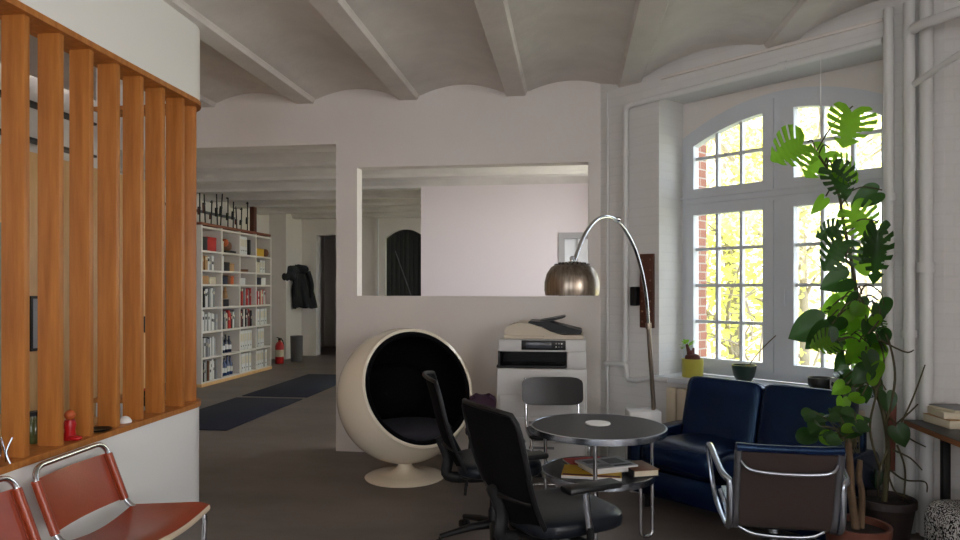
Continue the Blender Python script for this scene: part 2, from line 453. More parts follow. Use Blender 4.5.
for k in range(9):
    y = 7.35 + k * 1.02
    m = MB(); xe = .78 if y < YP or y > YP + .2 else .78
    prof = [(y - .1, 3.04), (y + .1, 3.04), (y + .12, 3.08), (y + .45, 3.31), (y - .45, 3.31), (y - .12, 3.08)]
    RY = Matrix(((0, 0, 1, 0), (1, 0, 0, 0), (0, 1, 0, 0), (0, 0, 0, 1)))   # (x,y,z)->(z,x,y)
    m.prism(prof, -6.4, .78, RY)
    struct(m.build('trim_%d' % (30 + k), CEIL, smooth=20))

# left pier inside the back room beside the shelves
YPI = 14.05
XPI = aty(286, 350, YPI).x
struct(MB().bx((-6.4, YPI, 0), (XPI, YW, WALLH)).build('wall_pier', PAINT, smooth=0))

# ------------------------------------------------------------------ the big window
WW, UC = 1.66, .83                            # width, centre of mullion
N0, N1 = .35, .42
def wprism(m, poly, n0, n1):                  # polygon in (u, z) extruded through n
    n = len(poly)
    vs = [wl(OP0 + u, n0, z) for u, z in poly] + [wl(OP0 + u, n1, z) for u, z in poly]
    fs = [tuple(range(n)), tuple(range(2 * n - 1, n - 1, -1))] + [(i, n + i, n + (i + 1) % n, (i + 1) % n) for i in range(n)]
    m._add(vs, fs)
def wring(m, outer, inner, n0, n1):
    n = len(outer)
    vs = [wl(OP0 + u, n0, z) for u, z in outer] + [wl(OP0 + u, n0, z) for u, z in inner] + [wl(OP0 + u, n1, z) for u, z in outer] + [wl(OP0 + u, n1, z) for u, z in inner]
    fs = []
    for i in range(n):
        j = (i + 1) % n
        fs += [(i, n + i, n + j, j), (2 * n + i, 2 * n + j, 3 * n + j, 3 * n + i), (i, j, 2 * n + j, 2 * n + i), (n + i, 3 * n + i, 3 * n + j, n + j)]
    m._add(vs, fs)
def zarch(u): return 2.77 + .235 * (1 - ((u - UC) / UC) ** 2)
def wbox(m, u0, u1, z0, z1, n0, n1): wprism(m, [(u0, z0), (u1, z0), (u1, z1), (u0, z1)], n0, n1)
win = bpy.data.objects.new('window_1', None); COL.objects.link(win); struct(win)
ZSILL, ZT0, ZT1 = .80, 2.175, 2.265
m = MB()
us = [WW * k / 24 for k in range(25)]
arc_o = [(u, zarch(u)) for u in us]; arc_i = [(min(max(u, .05), WW - .05), zarch(u) - .05) for u in us]
for k in range(24): wprism(m, [arc_o[k], arc_o[k + 1], arc_i[k + 1], arc_i[k]], N0, N1)
wbox(m, 0, .05, ZSILL, 2.77, N0, N1); wbox(m, WW - .05, WW, ZSILL, 2.77, N0, N1)
wbox(m, .05, WW - .05, ZSILL, ZSILL + .055, N0, N1); wbox(m, .05, WW - .05, ZT0, ZT1, N0 - .02, N1)
wbox(m, UC - .035, UC + .035, ZSILL + .055, ZT0, N0 - .01, N1); wbox(m, UC - .035, UC + .035, ZT1, zarch(UC) - .05, N0 - .01, N1)
m.build('window_frame', FRAMEW, win, smooth=0)
m = MB()                                       # thin bead around the frame and transom
wbox(m, 0, WW, ZT0 + .03, ZT0 + .036, N0 - .035, N0 - .02); wbox(m, .0, WW, ZT1 - .012, ZT1, N0 - .035, N0 - .02)
m.build('transom_moulding', FRAMEW, win, smooth=0)
def sash(u0, u1, z0, z1f, ustops, zstops, nm):
    k = 12; uu = [u0 + (u1 - u0) * i / k for i in range(k + 1)]
    iu0, iu1, iz0 = ustops[0][0], ustops[-1][1], zstops[0]
    outer = [(u0, z0), (u1, z0)] + [(u, z1f(u)) for u in reversed(uu)]
    inner = [(iu0, iz0), (iu1, iz0)] + [(min(max(u, iu0), iu1), nm(min(max(u, iu0), iu1))) for u in reversed(uu)]
    m = MB(); wring(m, outer, inner, N0 - .026, N1 - .015)
    for a, b in zip(ustops[:-1], ustops[1:]): wbox(m, a[1], b[0], iz0, nm((a[1] + b[0]) / 2) + .005, N0 + .005, N1 - .02)
    for z in zstops[1:]: wbox(m, iu0, iu1, z - .0125, z + .0125, N0 + .008, N1 - .022)
    o = m.build('sash', FRAMEW, win, smooth=0)
    g = MB(); wprism(g, inner, N0 + .028, N0 + .032); g.build('pane', GLASS, o, smooth=0)
    return o
PU = [(.118, .300), (.324, .507), (.531, .711)]
PUR = [(2 * UC - b, 2 * UC - a) for a, b in reversed(PU)]
low = [.93, 1.23, 1.53, 1.83]
sL = sash(.05, UC - .035, ZSILL + .055, lambda u: ZT0, PU, low, lambda u: 2.115)
sash(UC + .035, WW - .05, ZSILL + .055, lambda u: ZT0, PUR, low, lambda u: 2.115)
ta = lambda u: zarch(u) - .05; ti = lambda u: zarch(u) - .145
sash(.05, UC - .035, ZT1, ta, PU, [2.33, 2.585], ti); sash(UC + .035, WW - .05, ZT1, ta, PUR, [2.33, 2.585], ti)
m = MB(); m.tube([wl(OP0 + UC + .06, N0 - .012, 1.5), wl(OP0 + UC + .06, N0 - .05, 1.5), wl(OP0 + UC + .06, N0 - .055, 1.37)], .009); wbox(m, UC + .045, UC + .075, 1.44, 1.56, N0 - .02, N0 - .01)
m.build('window_handle', FRAMEW, win)
# plaster fill above the arch, brick reveal outside, sill board
m = MB()
wprism(m, arc_o + [(WW, 3.09), (0, 3.09)], N0 + .01, N1 + .03)
wbox(m, WW, OP1 - OP0, .78, 3.09, N0, N1 + .03)
struct(m.build('trim_2', PAINT, smooth=0))
BRICK = brickmat('outer_brick', rgb(150, 92, 70), rgb(170, 160, 150), 1.0, .5)
m = MB(); wbox(m, -.25, .0, .3, 3.1, .605, .74); wbox(m, WW + .02, WW + .3, .3, 3.1, .605, .74)
struct(m.build('trim_3', BRICK, smooth=0))
m = MB(); m.bx((OP0 - .03, -.06, .755), (OP1 + .02, .36, .797), .008, WM2)
struct(m.build('trim_4', FRAMEW))

# windows of the other side walls (out of frame, they let the daylight in; the last back room one is added for light)
n_ = 3
for (a, b, z0, z1), ax in [(o, XR) for o in SIDE_OPS] + [(o, .78) for o in BOPS]:
    m = MB(); x0, x1 = ax + .04, ax + .1
    m.bx((x0, a, z0), (x1, a + .06, z1)); m.bx((x0, b - .06, z0), (x1, b, z1)); m.bx((x0, a, z0), (x1, b, z0 + .06)); m.bx((x0, a, z1 - .06), (x1, b, z1))
    m.bx((x0, (a + b) / 2 - .03, z0), (x1, (a + b) / 2 + .03, z1)); m.bx((x0, a, z0 + (z1 - z0) * .65), (x1, b, z0 + (z1 - z0) * .65 + .06))
    w = struct(m.build('window_%d' % n_, FRAMEW, smooth=0)); n_ += 1
    MB().bx((x0 + .03, a + .06, z0 + .06), (x0 + .034, b - .06, z1 - .06)).build('pane', GLASS, w, smooth=0)
for (a, b, z0, z1) in FRONT_OPS:
    m = MB(); x0, x1 = YF - .12, YF - .06
    for p in ((a, a + .06, z0, z1), (b - .06, b, z0, z1), (a, b, z0, z0 + .06), (a, b, z1 - .06, z1), ((a + b) / 2 - .03, (a + b) / 2 + .03, z0, z1), (a, b, 2.26, 2.32)): m.bx((p[0], x0, p[2]), (p[1], x1, p[3]))
    w = struct(m.build('window_%d' % n_, FRAMEW, smooth=0)); n_ += 1
    MB().bx((a + .06, x0 + .03, z0 + .06), (b - .06, x0 + .034, z1 - .06)).build('pane', GLASS, w, smooth=0)

# ------------------------------------------------------------------ pipes
def pipe(name, path, r, label, grp=None, clips=()):
    o = MB().tube(path, r, 12).build(name, PIPE)
    tag(o, label, 'pipe', grp)
    for c in clips: MB().tube([c[0], c[1]], r * 1.35, 12).build('pipe_collar', PIPE, o)
    return o
sp = lambda px, c=6.45: ((c / ((px - 480) / FOC + .894)) * ((px - 480) / FOC) - 1.1007) / .667   # px -> s on the wall
s1 = .24
zt = 3.045
pth = fillet([wl(s1, -.044, .885), wl(s1, -.044, zt), wl(sp(895) - .034, -.044, zt + .02)], .06)
pipe('heating_pipe', pth, .025, 'thin white pipe rising beside the arc lamp and running along above the window', clips=[(wl(s1, -.044, 2.62), wl(s1, -.044, 2.66)), (wl(1.55, -.044, zt + .013), wl(1.6, -.044, zt + .013))])
pth = fillet([aty(606, 368, YB - .03), wl(.02, -.035, .86), wl(.24, -.035, .86), wl(.25, -.035, .74), wl(.36, -.06, .74), wl(.42, -.05, .76), wl(.5, -.05, .77), wl(.66, -.05, .77)], .03)
pipe('radiator_pipe', pth, .022, 'short white pipe bending low on the wall towards the radiator')
pipe('wall_pipe', [wl(.03, -.02, 0.01), wl(.03, -.02, 3.2)], .011, 'slim grey-white pipe up the wall corner right of the copier')
s = sp(895); pipe('riser_pipe', [wl(s, -.036, .01), wl(s, -.036, 3.26)], .03, 'white riser pipe immediately right of the window, thinnest of three', 'riser pipes by the window', [(wl(s, -.036, 2.05), wl(s, -.036, 2.1))])
s = sp(917); pipe('riser_pipe', [wl(s, -.05, .01), wl(s, -.05, 3.26)], .034, 'thick white riser pipe, middle one of three right of the window', 'riser pipes by the window', [(wl(s, -.05, 1.2), wl(s, -.05, 1.25))])
s = sp(934); pipe('riser_pipe', [wl(s, -.05, .01), wl(s, -.05, 3.26)], .036, 'thick white riser pipe, rightmost of three near the desk', 'riser pipes by the window', [(wl(s, -.06, 1.6), wl(s, -.06, 1.66))])
a = atd(922, 24, 4.06); b = atd(975, 6, 3.8)
pipe('ceiling_pipe', fillet([a + FV * .08, a, b, b + V((.5, .0, 0))], .05), .03, 'white pipe crossing the upper right corner under the ceiling')
a = atd(914, 84, 3.98); b = atd(975, 44, 3.55)
pipe('cable_conduit', [a, b], .018, 'thin grey conduit slanting across the two thick riser pipes')
# back room pipes
pipe('heating_pipe', [aty(357, 211, YW - .06), aty(425, 211, YW - .06)], .03, 'thin horizontal pipe on far wall above the arched door')
pipe('heating_pipe', [aty(378, 212, YW - .06), aty(378, 296, YW - .06), V((aty(378, 296, YW - .06).x, YW - .06, .02))], .02, 'thin vertical pipe on the far wall left of arched door')
pipe('heating_pipe', fillet([aty(273, 209, YPI - .05), aty(286, 208, YPI - .05) + V((.06, 0, 0)), V((XPI + .06, YW - .05, aty(304, 213, YW).z)), aty(337, 213, YW - .05)], .05), .035, 'bent pipe high on the back room wall over the coat')
# ------------------------------------------------------------------ curved slatted screen on the left
XS = -2.43
YE = 4.49     # far end of the screen
RC = .3
def screen_curve():
    """plan curve from near to far, then rounding to the left"""
    pts = []
    for k in range(15):
        y = -.6 + (YE - RC + .6) * k / 14
        pts.append(V((XS + .075 * (max(0, YE - RC - y) / 1.7) ** 1.3 * .9, y, 0)))
    for k in range(1, 13):
        a = pi / 2 * k / 12
        pts.append(V((XS - RC + RC * cos(a), YE - RC + RC * sin(a), 0)))
    pts.append(V((XS - RC - .5, YE, 0)))
    return pts
CUR = screen_curve()
def offs(pts, d):
    out = []
    for i, p in enumerate(pts):
        t = (pts[min(i + 1, len(pts) - 1)] - pts[max(i - 1, 0)]).normalized()
        out.append(p + V((t.y, -t.x, 0)) * d)       # to the right of travel = towards the room
    return out
def band(outd, ind, z0, z1):
    a, b = offs(CUR, outd), offs(CUR, ind)
    return MB().prism([(p.x, p.y) for p in a] + [(p.x, p.y) for p in reversed(b)], z0, z1)
ZR0 = aty(200, 105, YE - RC).z if False else atd(197, 105, 4.55).z
struct(band(0, -.14, 0, .725).build('wall_screen', WHITE, smooth=30))
struct(band(0.005, -.14, ZR0 + .03, 3.225).build('wall_screen_header', WHITE, smooth=30))
scr = thing('slatted_screen', 'curved wooden screen of upright birch slats on the white half wall', 'screen', (XS, YE - 1, .725))
def child_at(o, root):
    o.parent = root; o.matrix_parent_inverse = Matrix.Translation(V(root.location)).inverted(); 
    # bake into mesh so that the parent inverse stays identity
    o.data.transform(Matrix.Translation(-V(root.location))); o.matrix_parent_inverse = Matrix.Identity(4)
    return o
child_at(band(.012, -.17, .725, .755).build('sill_board', BIRCH, smooth=30), scr)
child_at(band(.012, -.17, ZR0, ZR0 + .03).build('top_rail', BIRCH, smooth=30), scr)
# slats, evenly along the curve
L = [0]
for i in range(1, len(CUR)): L.append(L[-1] + (CUR[i] - CUR[i - 1]).length)
def on_curve(s):
    for i in range(1, len(CUR)):
        if s <= L[i]:
            t = (s - L[i - 1]) / (L[i] - L[i - 1]); q = CUR[i - 1].lerp(CUR[i], t)
            tt = (CUR[min(i + 1, len(CUR) - 1)] - CUR[max(i - 2, 0)]).normalized()
            return q, tt
    return CUR[-1], (CUR[-1] - CUR[-2]).normalized()
yfirst = atz(31, 457, .755).y
sidx = min(range(len(CUR)), key=lambda i: abs(CUR[i].y - yfirst))
s_first = L[sidx] + (yfirst - CUR[sidx].y)
k = -6
while True:
    s = s_first + .222 * k
    if s > L[12 + 14] : break
    if s > .1:
        q, t = on_curve(s); nrm = V((t.y, -t.x, 0))
        c = q - nrm * .07
        M = Matrix.Translation(c) @ Matrix.Rotation(atan2(t.y, t.x), 4, 'Z')
        o = MB().bx((-.018, -.054, .755), (.018, .054, ZR0), .003, M).build('slat', BIRCH)
        child_at(o, scr)
    k += 1
# things standing on the sill behind and between the slats
def sill(px, py): return atz(px, py, .757)
p = on_curve(s_first + .222 * 1.5)[0] + V((-.055, 0, .757))
t = thing('toy_figure', 'small red and orange toy figure standing on sill between slats', 'toy', p)
MB().lathe([(.028, 0), (.03, .01), (.024, .05), (.03, .075), (.022, .1)], 16).build('body', RED, t)
MB().sup((0, 0, .122), (.05, .05, .05), 1, 1).build('head', BK['orange'], t)
MB().sup((.035, -.01, .012), (.07, .04, .024), .7, .8).build('feet', RED, t)
p = sill(147, 408)
t = thing('toy_figure', 'small black toy bird with red comb on the sill near far slats', 'toy', p)
MB().sup((0, 0, .045), (.05, .07, .075), .9, .9).build('body', BLACK, t)
MB().sup((.0, -.02, .095), (.035, .04, .04), 1, 1).build('head', BLACK, t)
MB().box((0, -.02, .118), (.008, .03, .018), .003).build('comb', RED, t)
MB().tube([(0, .03, .06), (0, .06, .09)], [.012, .003]).build('tail', BLACK, t)
p = on_curve(s_first + .222 * 3.5)[0] + V((-.05, 0, .757))
tag(MB().lathe([(.035, 0), (.034, .012), (.024, .028), (.006, .036)], 18).build('paperweight', WHITE, loc=p), 'small white dome paperweight on the wooden sill', 'paperweight')
p = sill(99, 431)
tag(MB().lathe([(.035, 0), (.06, .008), (.062, .014), (.05, .012), (.01, .008)], 22).build('dish', BLACK, loc=p), 'shallow black dish on the wooden sill', 'dish')
p = sill(38, 447) + V((-.09, .09, 0))
t = thing('glass_jar', 'dark olive glass jar behind the second slat', 'jar', p)
MB().lathe([(.04, 0), (.045, .01), (.045, .09), (.03, .115), (.028, .13)], 20).build('body', mat('olive_glass', rgb(70, 76, 44), .15), t)
MB().lathe([(.031, .13), (.031, .15)], 18).build('lid', BLACK, t)
p = sill(4, 464)
t = thing('wire_stand', 'small bent wire stand at the near end of the wooden sill', 'stand', p)
for k in range(3):
    a = 2 * pi * k / 3
    MB().tube(smooth_path([(.03 * cos(a), .03 * sin(a), 0.003), (.012 * cos(a), .012 * sin(a), .05), (.03 * cos(a + .6), .03 * sin(a + .6), .11)]), .0035, 6).build('wire_leg', ALU, t)
# behind the screen
t = thing('tall_cupboard', 'tall pale birch cupboard standing behind the slatted screen', 'cupboard', (-4.18, 4.2, 0))
MB().bx((-.3, -1.3, 0), (.28, 1.75, 2.5)).build('body', BIRCHL, t, smooth=0)
for k in range(4):
    d = MB().bx((.28, -1.29 + .76 * k, .06), (.3, -1.29 + .76 * k + .75, 2.49), .003).build('door', BIRCHL, t)
    MB().bx((.3, -1.29 + .76 * k + .66, 1.1), (.315, -1.29 + .76 * k + .68, 1.25), .003).build('handle', BLACK, d)
tag(MB().bx((-3.62, 3.0, .02), (-3.56, 4.05, 1.92), .004).build('pinboard', mat('sage_board', rgb(150, 158, 146), .8)), 'grey-green board leaning upright in front of the birch cupboard', 'board')
t = thing('reception_desk', 'birch work counter hidden behind the slatted screen', 'desk', (-3.05, 2.6, 0))
MB().bx((-.42, -1.6, .7), (.38, 1.2, .735), .003).build('desk_top', BIRCHL, t)
for y in (-1.5, 1.1): MB().bx((-.4, y - .02, 0), (.36, y + .02, .7), .003).build('leg', BLACK, t)
t = thing('picture_frame', 'small dark framed picture on birch cupboard door behind slats', 'picture', (-3.87, 4.66, 1.25))
MB().ring([(-.16, -.2), (.16, -.2), (.16, .2), (-.16, .2)], [(-.14, -.18), (.14, -.18), (.14, .18), (-.14, .18)], 0, .02, Matrix(((0, 0, 1, 0), (1, 0, 0, 0), (0, 1, 0, 0), (0, 0, 0, 1)))).build('frame', BLACK, t, smooth=0)
MB().bx((.0, -.14, -.18), (.008, .14, .18)).build('print', BK['silver'], t, smooth=0)
for i, z in enumerate((3.02, 2.72)):
    tag(MB().bx((XL + .01, 2.4, z), (XL + .13, 5.9, z + .022), .003).build('wall_rail', BLACK), ('upper' if i == 0 else 'lower') + ' dark rail on the pale wall behind the slats', 'rail')

# ------------------------------------------------------------------ tan leather cantilever chairs
def leather_chair(name, label, loc, rz, grp):
    t = thing(name, label, 'chair', loc, rz, grp)
    W = .25; H = .745; zs = .45
    # one continuous tube: floor runner, front upright, seat rail, back upright, top bow
    half = [(-W, -.26, .016), (-W, .17, .016), (-W, .19, zs - .01), (-W, -.2, zs - .03), (-W, -.325, H)]
    path = half + [(-p[0], p[1], p[2]) for p in reversed(half)]
    path = fillet(path, .075, 8)
    MB().tube(path, .0125, 12).build('frame', CHROME, t)
    MB().tube([(-W, -.26, .016), (W, -.26, .016)], .0125, 12).build('floor_bar', CHROME, t)
    def seat(u, v):
        x = -W - .012 + (2 * W + .024) * u; y = .205 - .39 * v
        return (x, y, zs + .006 - .022 * v - .03 * sin(pi * u) * (.4 + .6 * v) + (.015 * max(0, 1 - v * 8) * -1))
    s = MB().grid(seat, 16, 12, thick=.006).build('seat', TAN, t)
    for sx in (-1, 1):
        MB().tube([(sx * W, .12, zs - .012), (sx * W, -.16, zs - .03)], .0175, 10).build('seat_sleeve', TAN, s)
    MB().grid(lambda u, v: (-W + .005 + (2 * W - .01) * u, .21 + .006 * sin(pi * v), zs + .0 - .028 * v - .018 * sin(pi * u)), 14, 4, thick=.004).build('seat_edge', TANP, s)
    def yb(z): return -.2 + (-.125) * (z - zs + .03) / (H - zs + .03)
    def back(u, v):
        z = .468 + .222 * v; x = -W - .014 + (2 * W + .028) * u
        return (x, yb(z) - .014 - .025 * sin(pi * u) + .0, z)
    b = MB().grid(lambda u, v: back(1 - u, v), 16, 8, thick=-.006).build('backrest', TAN, t)
    for sx in (-1, 1):
        MB().tube([(sx * W, yb(.468), .468), (sx * W, yb(.69), .69)], .0175, 10).build('back_sleeve', TAN, b)
        MB().tube([(sx * (W - .03), yb(.47) - .004, .47), (sx * (W - .03), yb(.688) - .004, .688)], .0025, 6).build('seam', mat('seam_thread', rgb(120, 46, 22), .7), b)
    return t
ly = [2.87, 2.28]
c0 = leather_chair('leather_chair', 'tan leather chair with chrome tube frame, nearest the end of the white half wall', (-1.94, ly[0] + .03, 0), -pi / 2 + .06, 'tan leather chairs along the screen')
dup(c0, (-1.91, ly[1] + .02, 0), -pi / 2 + .06, 'tan leather chair with chrome tube frame cut by the left edge of the photo')

# ------------------------------------------------------------------ ball chair
bl = at(405, 5.5, 0)
bf = camdir(.549, -.836)
t = thing('ball_chair', 'round cream ball chair with black lining on a trumpet foot', 'armchair', bl, yaw(bf))
MB().lathe([(.0, .0), (.30, 0), (.315, .004), (.318, .012), (.3, .02), (.2, .034), (.12, .05), (.075, .075), (.055, .1), (.05, .15)], 48).build('pedestal', WGLOSS, t)
el = radians(21); BR = .535; BZ = .655
BM = TR(0, 0, BZ) @ rotm('X', -(pi / 2 - el))       # z axis -> forward tilted up
f0 = radians(61.5)
prof = [(BR * sin(f0 + (pi - f0) * k / 30), BR * cos(f0 + (pi - f0) * k / 30)) for k in range(31)]
inr = BR - .028
rim = [((BR - .001) * sin(f0), (BR) * cos(f0) + .008), ((BR - .014) * sin(f0), BR * cos(f0) + .014), (inr * sin(f0), BR * cos(f0) + .008)]
prof_in = [(inr * sin(f0 + .5 * k / 6), inr * cos(f0 + .5 * k / 6)) for k in range(7)]
MB().lathe(list(reversed(prof_in)) + list(reversed(rim)) + prof, 64, M=BM, cap=False).build('shell', WGLOSS, t)
ir = inr - .004
MB().lathe([(ir * sin(f0 + .02 + (pi - f0 - .02) * k / 26), ir * cos(f0 + .02 + (pi - f0 - .02) * k / 26)) for k in range(27)], 56, M=BM, cap=False).build('lining', FABB, t)
rp = [(inr - .02) * sin(f0), BR * cos(f0) - .005]
MB().tube([BM @ V((rp[0] * cos(2 * pi * k / 48), rp[0] * sin(2 * pi * k / 48), rp[1])) for k in range(48)], .02, 10, closed=True).build('lining_roll', FABB, t)
MB().sup((0, .02, .37), (.74, .66, .15), .6, .9).build('seat_cushion', FABD, t)
MB().sup((0, -.27, .66), (.6, .2, .42), .6, .7, M=TR(0, -.27, .66) @ rotm('X', radians(12)) @ TR(0, .27, -.66)).build('back_cushion', FABB, t)

# ------------------------------------------------------------------ copier
cx = aty(541.5, 360, 5.48).x
t = thing('photocopier', 'beige-white office photocopier with black document feeder against the back wall', 'photocopier', (cx, 5.48, 0))
W = .345
MB().bx((-W - .01, 0, .06), (W + .01, .56, .868), .012).build('cabinet', COPW, t)
for z0, z1 in ((.09, .28), (.29, .48), (.49, .66)):
    d = MB().bx((-W + .01, -.012, z0), (W - .01, .004, z1), .006).build('drawer', COPW, t)
    MB().bx((-.1, -.02, z1 - .045), (.1, -.008, z1 - .025), .004).build('handle', GREYP, d)
MB().bx((-W, .02, 0), (W, .54, .062), .005).build('plinth', BLACK, t)
# upper body with the paper exit recess
m = MB()
m.bx((-W, .03, .86), (W + .005, .55, .872)); m.bx((-W, .3, .868), (W - .14, .55, 1.005)); m.bx((W - .145, .0, .868), (W + .005, .55, 1.005), .01)
m.bx((-W, .012, 1.0), (W + .005, .56, 1.1), .012)
m.build('upper_body', COPW, t)
MB().bx((-W - .015, .01, .87), (W - .15, .3, .89), .004).build('paper_tray', BLACK, t)
MB().bx((-W + .005, .285, .885), (W - .15, .3, 1.0)).build('tray_recess', BLACKG, t, smooth=0)
MB().bx((-W - .005, .03, .882), (-W + .012, .3, 1.003), .003).build('tray_side', BLACK, t)
o = MB().bx((-.16, -.0, 1.016), (.19, .02, 1.092), .005).build('control_panel', BLACK, t)
MB().bx((-.125, -.004, 1.03), (.08, .002, 1.08), .001).build('display', SCREEN, o)
for i in range(3):
    for j in range(2): MB().lathe([(.006, 0), (.006, .004)], 10, M=TR(.115 + .022 * i, .001, 1.042 + .026 * j) @ rotm('X', pi / 2)).build('key', BK['white'] if (i + j) % 3 == 0 else GREYP, o)
# lid / feeder: side profile swept across x
prof = [(-.29, 1.103), (.325, 1.103), (.33, 1.135), (.16, 1.135), (.07, 1.16), (0, 1.195), (-.1, 1.225), (-.18, 1.23), (-.27, 1.205), (-.3, 1.17)]
MB().prism([(a, b) for a, b in prof], -.5, -.02, RX).build('lid', COPB, t, smooth=25)
MB().bx((-.3, -.0, 1.102), (.02, .03, 1.128), .006).build('lid_edge', COPB, t)
MB().prism([(-.12, 1.215), (.0, 1.2), (.09, 1.145), (.31, 1.14), (.32, 1.168), (.06, 1.236), (-.1, 1.243)], -.46, -.05, RX).build('feeder_tray', BLACK, t, smooth=25)
MB().prism([(.0, 1.225), (.16, 1.262), (.19, 1.275), (.18, 1.284), (-.02, 1.245)], -.42, -.1, RX).build('paper_stop', BLACK, t, smooth=25)

# ------------------------------------------------------------------ plum stool chair between ball chair and copier
t = thing('stool', 'low plum upholstered stool chair half hidden between ball chair and photocopier', 'stool', at(482, 5.12, 0), 0.1)
MB().sup((0, 0, .45), (.25, .25, .07), .5, .8).build('seat', PURPLE, t)
MB().grid(lambda u, v: (.095 * (2 * u - 1) * min(1, (1 - abs(2 * v - 1) ** 4 * .45)), .11 + .02 * (1 - (2 * u - 1) ** 2), .575 + .12 * v * (1 - .12 * abs(2 * u - 1) ** 3)), 14, 8, thick=.025).build('backrest', PURPLE, t)
for sx in (-1, 1):
    MB().tube([(sx * .06, .11, .45), (sx * .06, .135, .62)], .009).build('back_post', BLACK, t)
    for sy in (-1, 1): MB().tube([(sx * .08, sy * .08, .43), (sx * .12, sy * .12, .004)], .011).build('leg', BLACK, t)

# ------------------------------------------------------------------ black visitor chair behind the table
t = thing('visitor_chair', 'black cantilever chair on chrome tubes standing between copier and round table', 'chair', at(556, 5.03, 0), yaw(camdir(.02, -1)))
W = .2
half = [(-W, -.22, .013), (-W, .24, .013), (-W, .24, .445), (-W, -.19, .43), (-W, -.25, .82)]
path = fillet(half, .07, 8); MB().tube(path, .0115, 10).build('frame', CHROME, t)
MB().tube(fillet([(-p[0], p[1], p[2]) for p in half], .07, 8), .0115, 10).build('frame', CHROME, t)
MB().tube([(-W, -.22, .013), (W, -.22, .013)], .0115).build('floor_bar', CHROME, t)
MB().tube([(-W, .17, .44), (W, .17, .44)], .009).build('seat_bar', CHROME, t)
def plate(cz, hh, ww):
    def fn(u, v):
        a, b = 2 * u - 1, 2 * v - 1
        r = (1 - abs(a) ** 7 * .25); x = ww * a * (1 - abs(b) ** 8 * .04); z = cz + hh * b * r
        return (x, 0, z)
    return fn
pf = plate(.725, .105, .232)
b = MB().grid(lambda u, v: (lambda p: (p[0], -.2 - .014 * (1 - (p[0] / .232) ** 2) - .15 * (p[2] - .725), p[2]))(pf(u, v)), 20, 10, thick=.012).build('backrest', BLACKG, t)
for sx in (-1, 1):
    for z in (.68, .76):
        MB().lathe([(.007, 0), (.007, .01), (.003, .013)], 10, M=TR(sx * .2, -.208 - .15 * (z - .725), z) @ rotm('X', -pi / 2)).build('rivet', CHROME, b)
MB().sup((0, .02, .458), (.43, .43, .032), .4, .35).build('seat', BLACKG, t)

# ------------------------------------------------------------------ two tier round table
tc = at(598, 4.03, 0)
t = thing('round_table', 'two-tier round dark table with metal rim on bent chrome legs', 'table', tc, TH)
def disc(r, z, name):
    o = MB().lathe([(r - .006, z - .03), (r - .004, z), (.001, z)], 64).build(name, TABLE, t)
    MB().lathe([(r - .005, z - .034), (r + .004, z - .033), (r + .005, z - .016), (r + .004, z + .001), (r - .005, z + .002), (r - .006, z)], 64, cap=False).build('metal_rim', ALU, o)
    return o
disc(.388, .703, 'table_top'); disc(.325, .445, 'lower_shelf')
for a in (20, -102, 140):
    ca, sa = cos(radians(a)), sin(radians(a))
    P = lambda r, z, off=0: (r * ca - off * sa, r * sa + off * ca, z)
    w = fillet([P(.372, .67, 0.0), P(.372, .014, 0.0), P(.29, .014, .0), P(.29, .41, .0)], .055, 8)
    MB().tube(w, .0115, 10).build('leg', CHROME, t)
    MB().tube([P(.30, .43), P(.372, .43)], .008).build('leg_bracket', CHROME, t)
pz = .705
tag(MB().lathe([(.07, 0), (.074, .004), (.072, .01), (.001, .009)], 36).build('trivet', WHITE, loc=tc + V((0, 0.03, pz))), 'round white plate lying in middle of the dark table top', 'plate')
# printed matter on the lower shelf
zz = .4465
def sheaf(name, label, cat, px, d, z, size, rz, m1, m2=None, art=None, grp='papers on the lower table shelf'):
    p = at(px, d, z); o = thing(name, label, cat, p, rz, grp)
    m = MB(); m.box((0, 0, size[2] / 2), (size[0], size[1], size[2]), .002); m.build('pages', BK['white'], o)
    m = MB(); m.box((0, 0, size[2] + .0008), (size[0], size[1], .0016)); cv = m.build('cover', m1, o, smooth=0)
    if art:
        for (x, y, w, h, mm) in art: MB().box((x * size[0], y * size[1], size[2] + .002), (w * size[0], h * size[1], .0008)).build('printed_block', mm, cv, smooth=0)
    return o
sheaf('folder', 'bright red folder at the back of the lower table shelf', 'folder', 586, 4.18, zz, (.24, .17, .012), .35, BK['red'])
sheaf('magazine', 'yellow covered magazine at the front of the lower shelf', 'magazine', 592, 3.93, zz, (.33, .24, .016), TH - .2, BK['yellow'], art=[(-.1, .12, .14, .2, BK['black']), (.0, -.42, .96, .14, BK['maroon']), (.28, .1, .2, .1, BK['orange'])])
sheaf('magazine', 'white magazine beneath the newspaper on the lower shelf', 'magazine', 605, 3.97, zz + .0185, (.25, .19, .016), TH + .32, BK['white'], art=[(0, .3, .8, .12, BK['red'])])
sheaf('newspaper', 'grey newspaper with dark photos lying across the magazines', 'newspaper', 606, 3.99, zz + .037, (.29, .22, .012), TH + .35, BK['silver'], art=[(-.25, .2, .3, .3, GREYD), (.2, .1, .36, .5, GREYD), (-.2, -.25, .4, .2, BK['grey']), (.22, -.35, .4, .1, BK['black'])])
bk = thing('hardback_book', 'thick brown hardback book at right end of the lower shelf', 'book', at(638, 3.965, zz), TH + .25, 'papers on the lower table shelf')
MB().box((0, 0, .02), (.145, .2, .03)).build('page_block', BK['cream'], bk, smooth=0)
for z in (.0025, .038): MB().box((0, 0, z), (.155, .21, .005), .001).build('cover', BK['brown'] if z > .01 else BK['black'], bk)
MB().box((-.0765, 0, .02), (.004, .21, .04), .001).build('spine', BK['black'], bk)

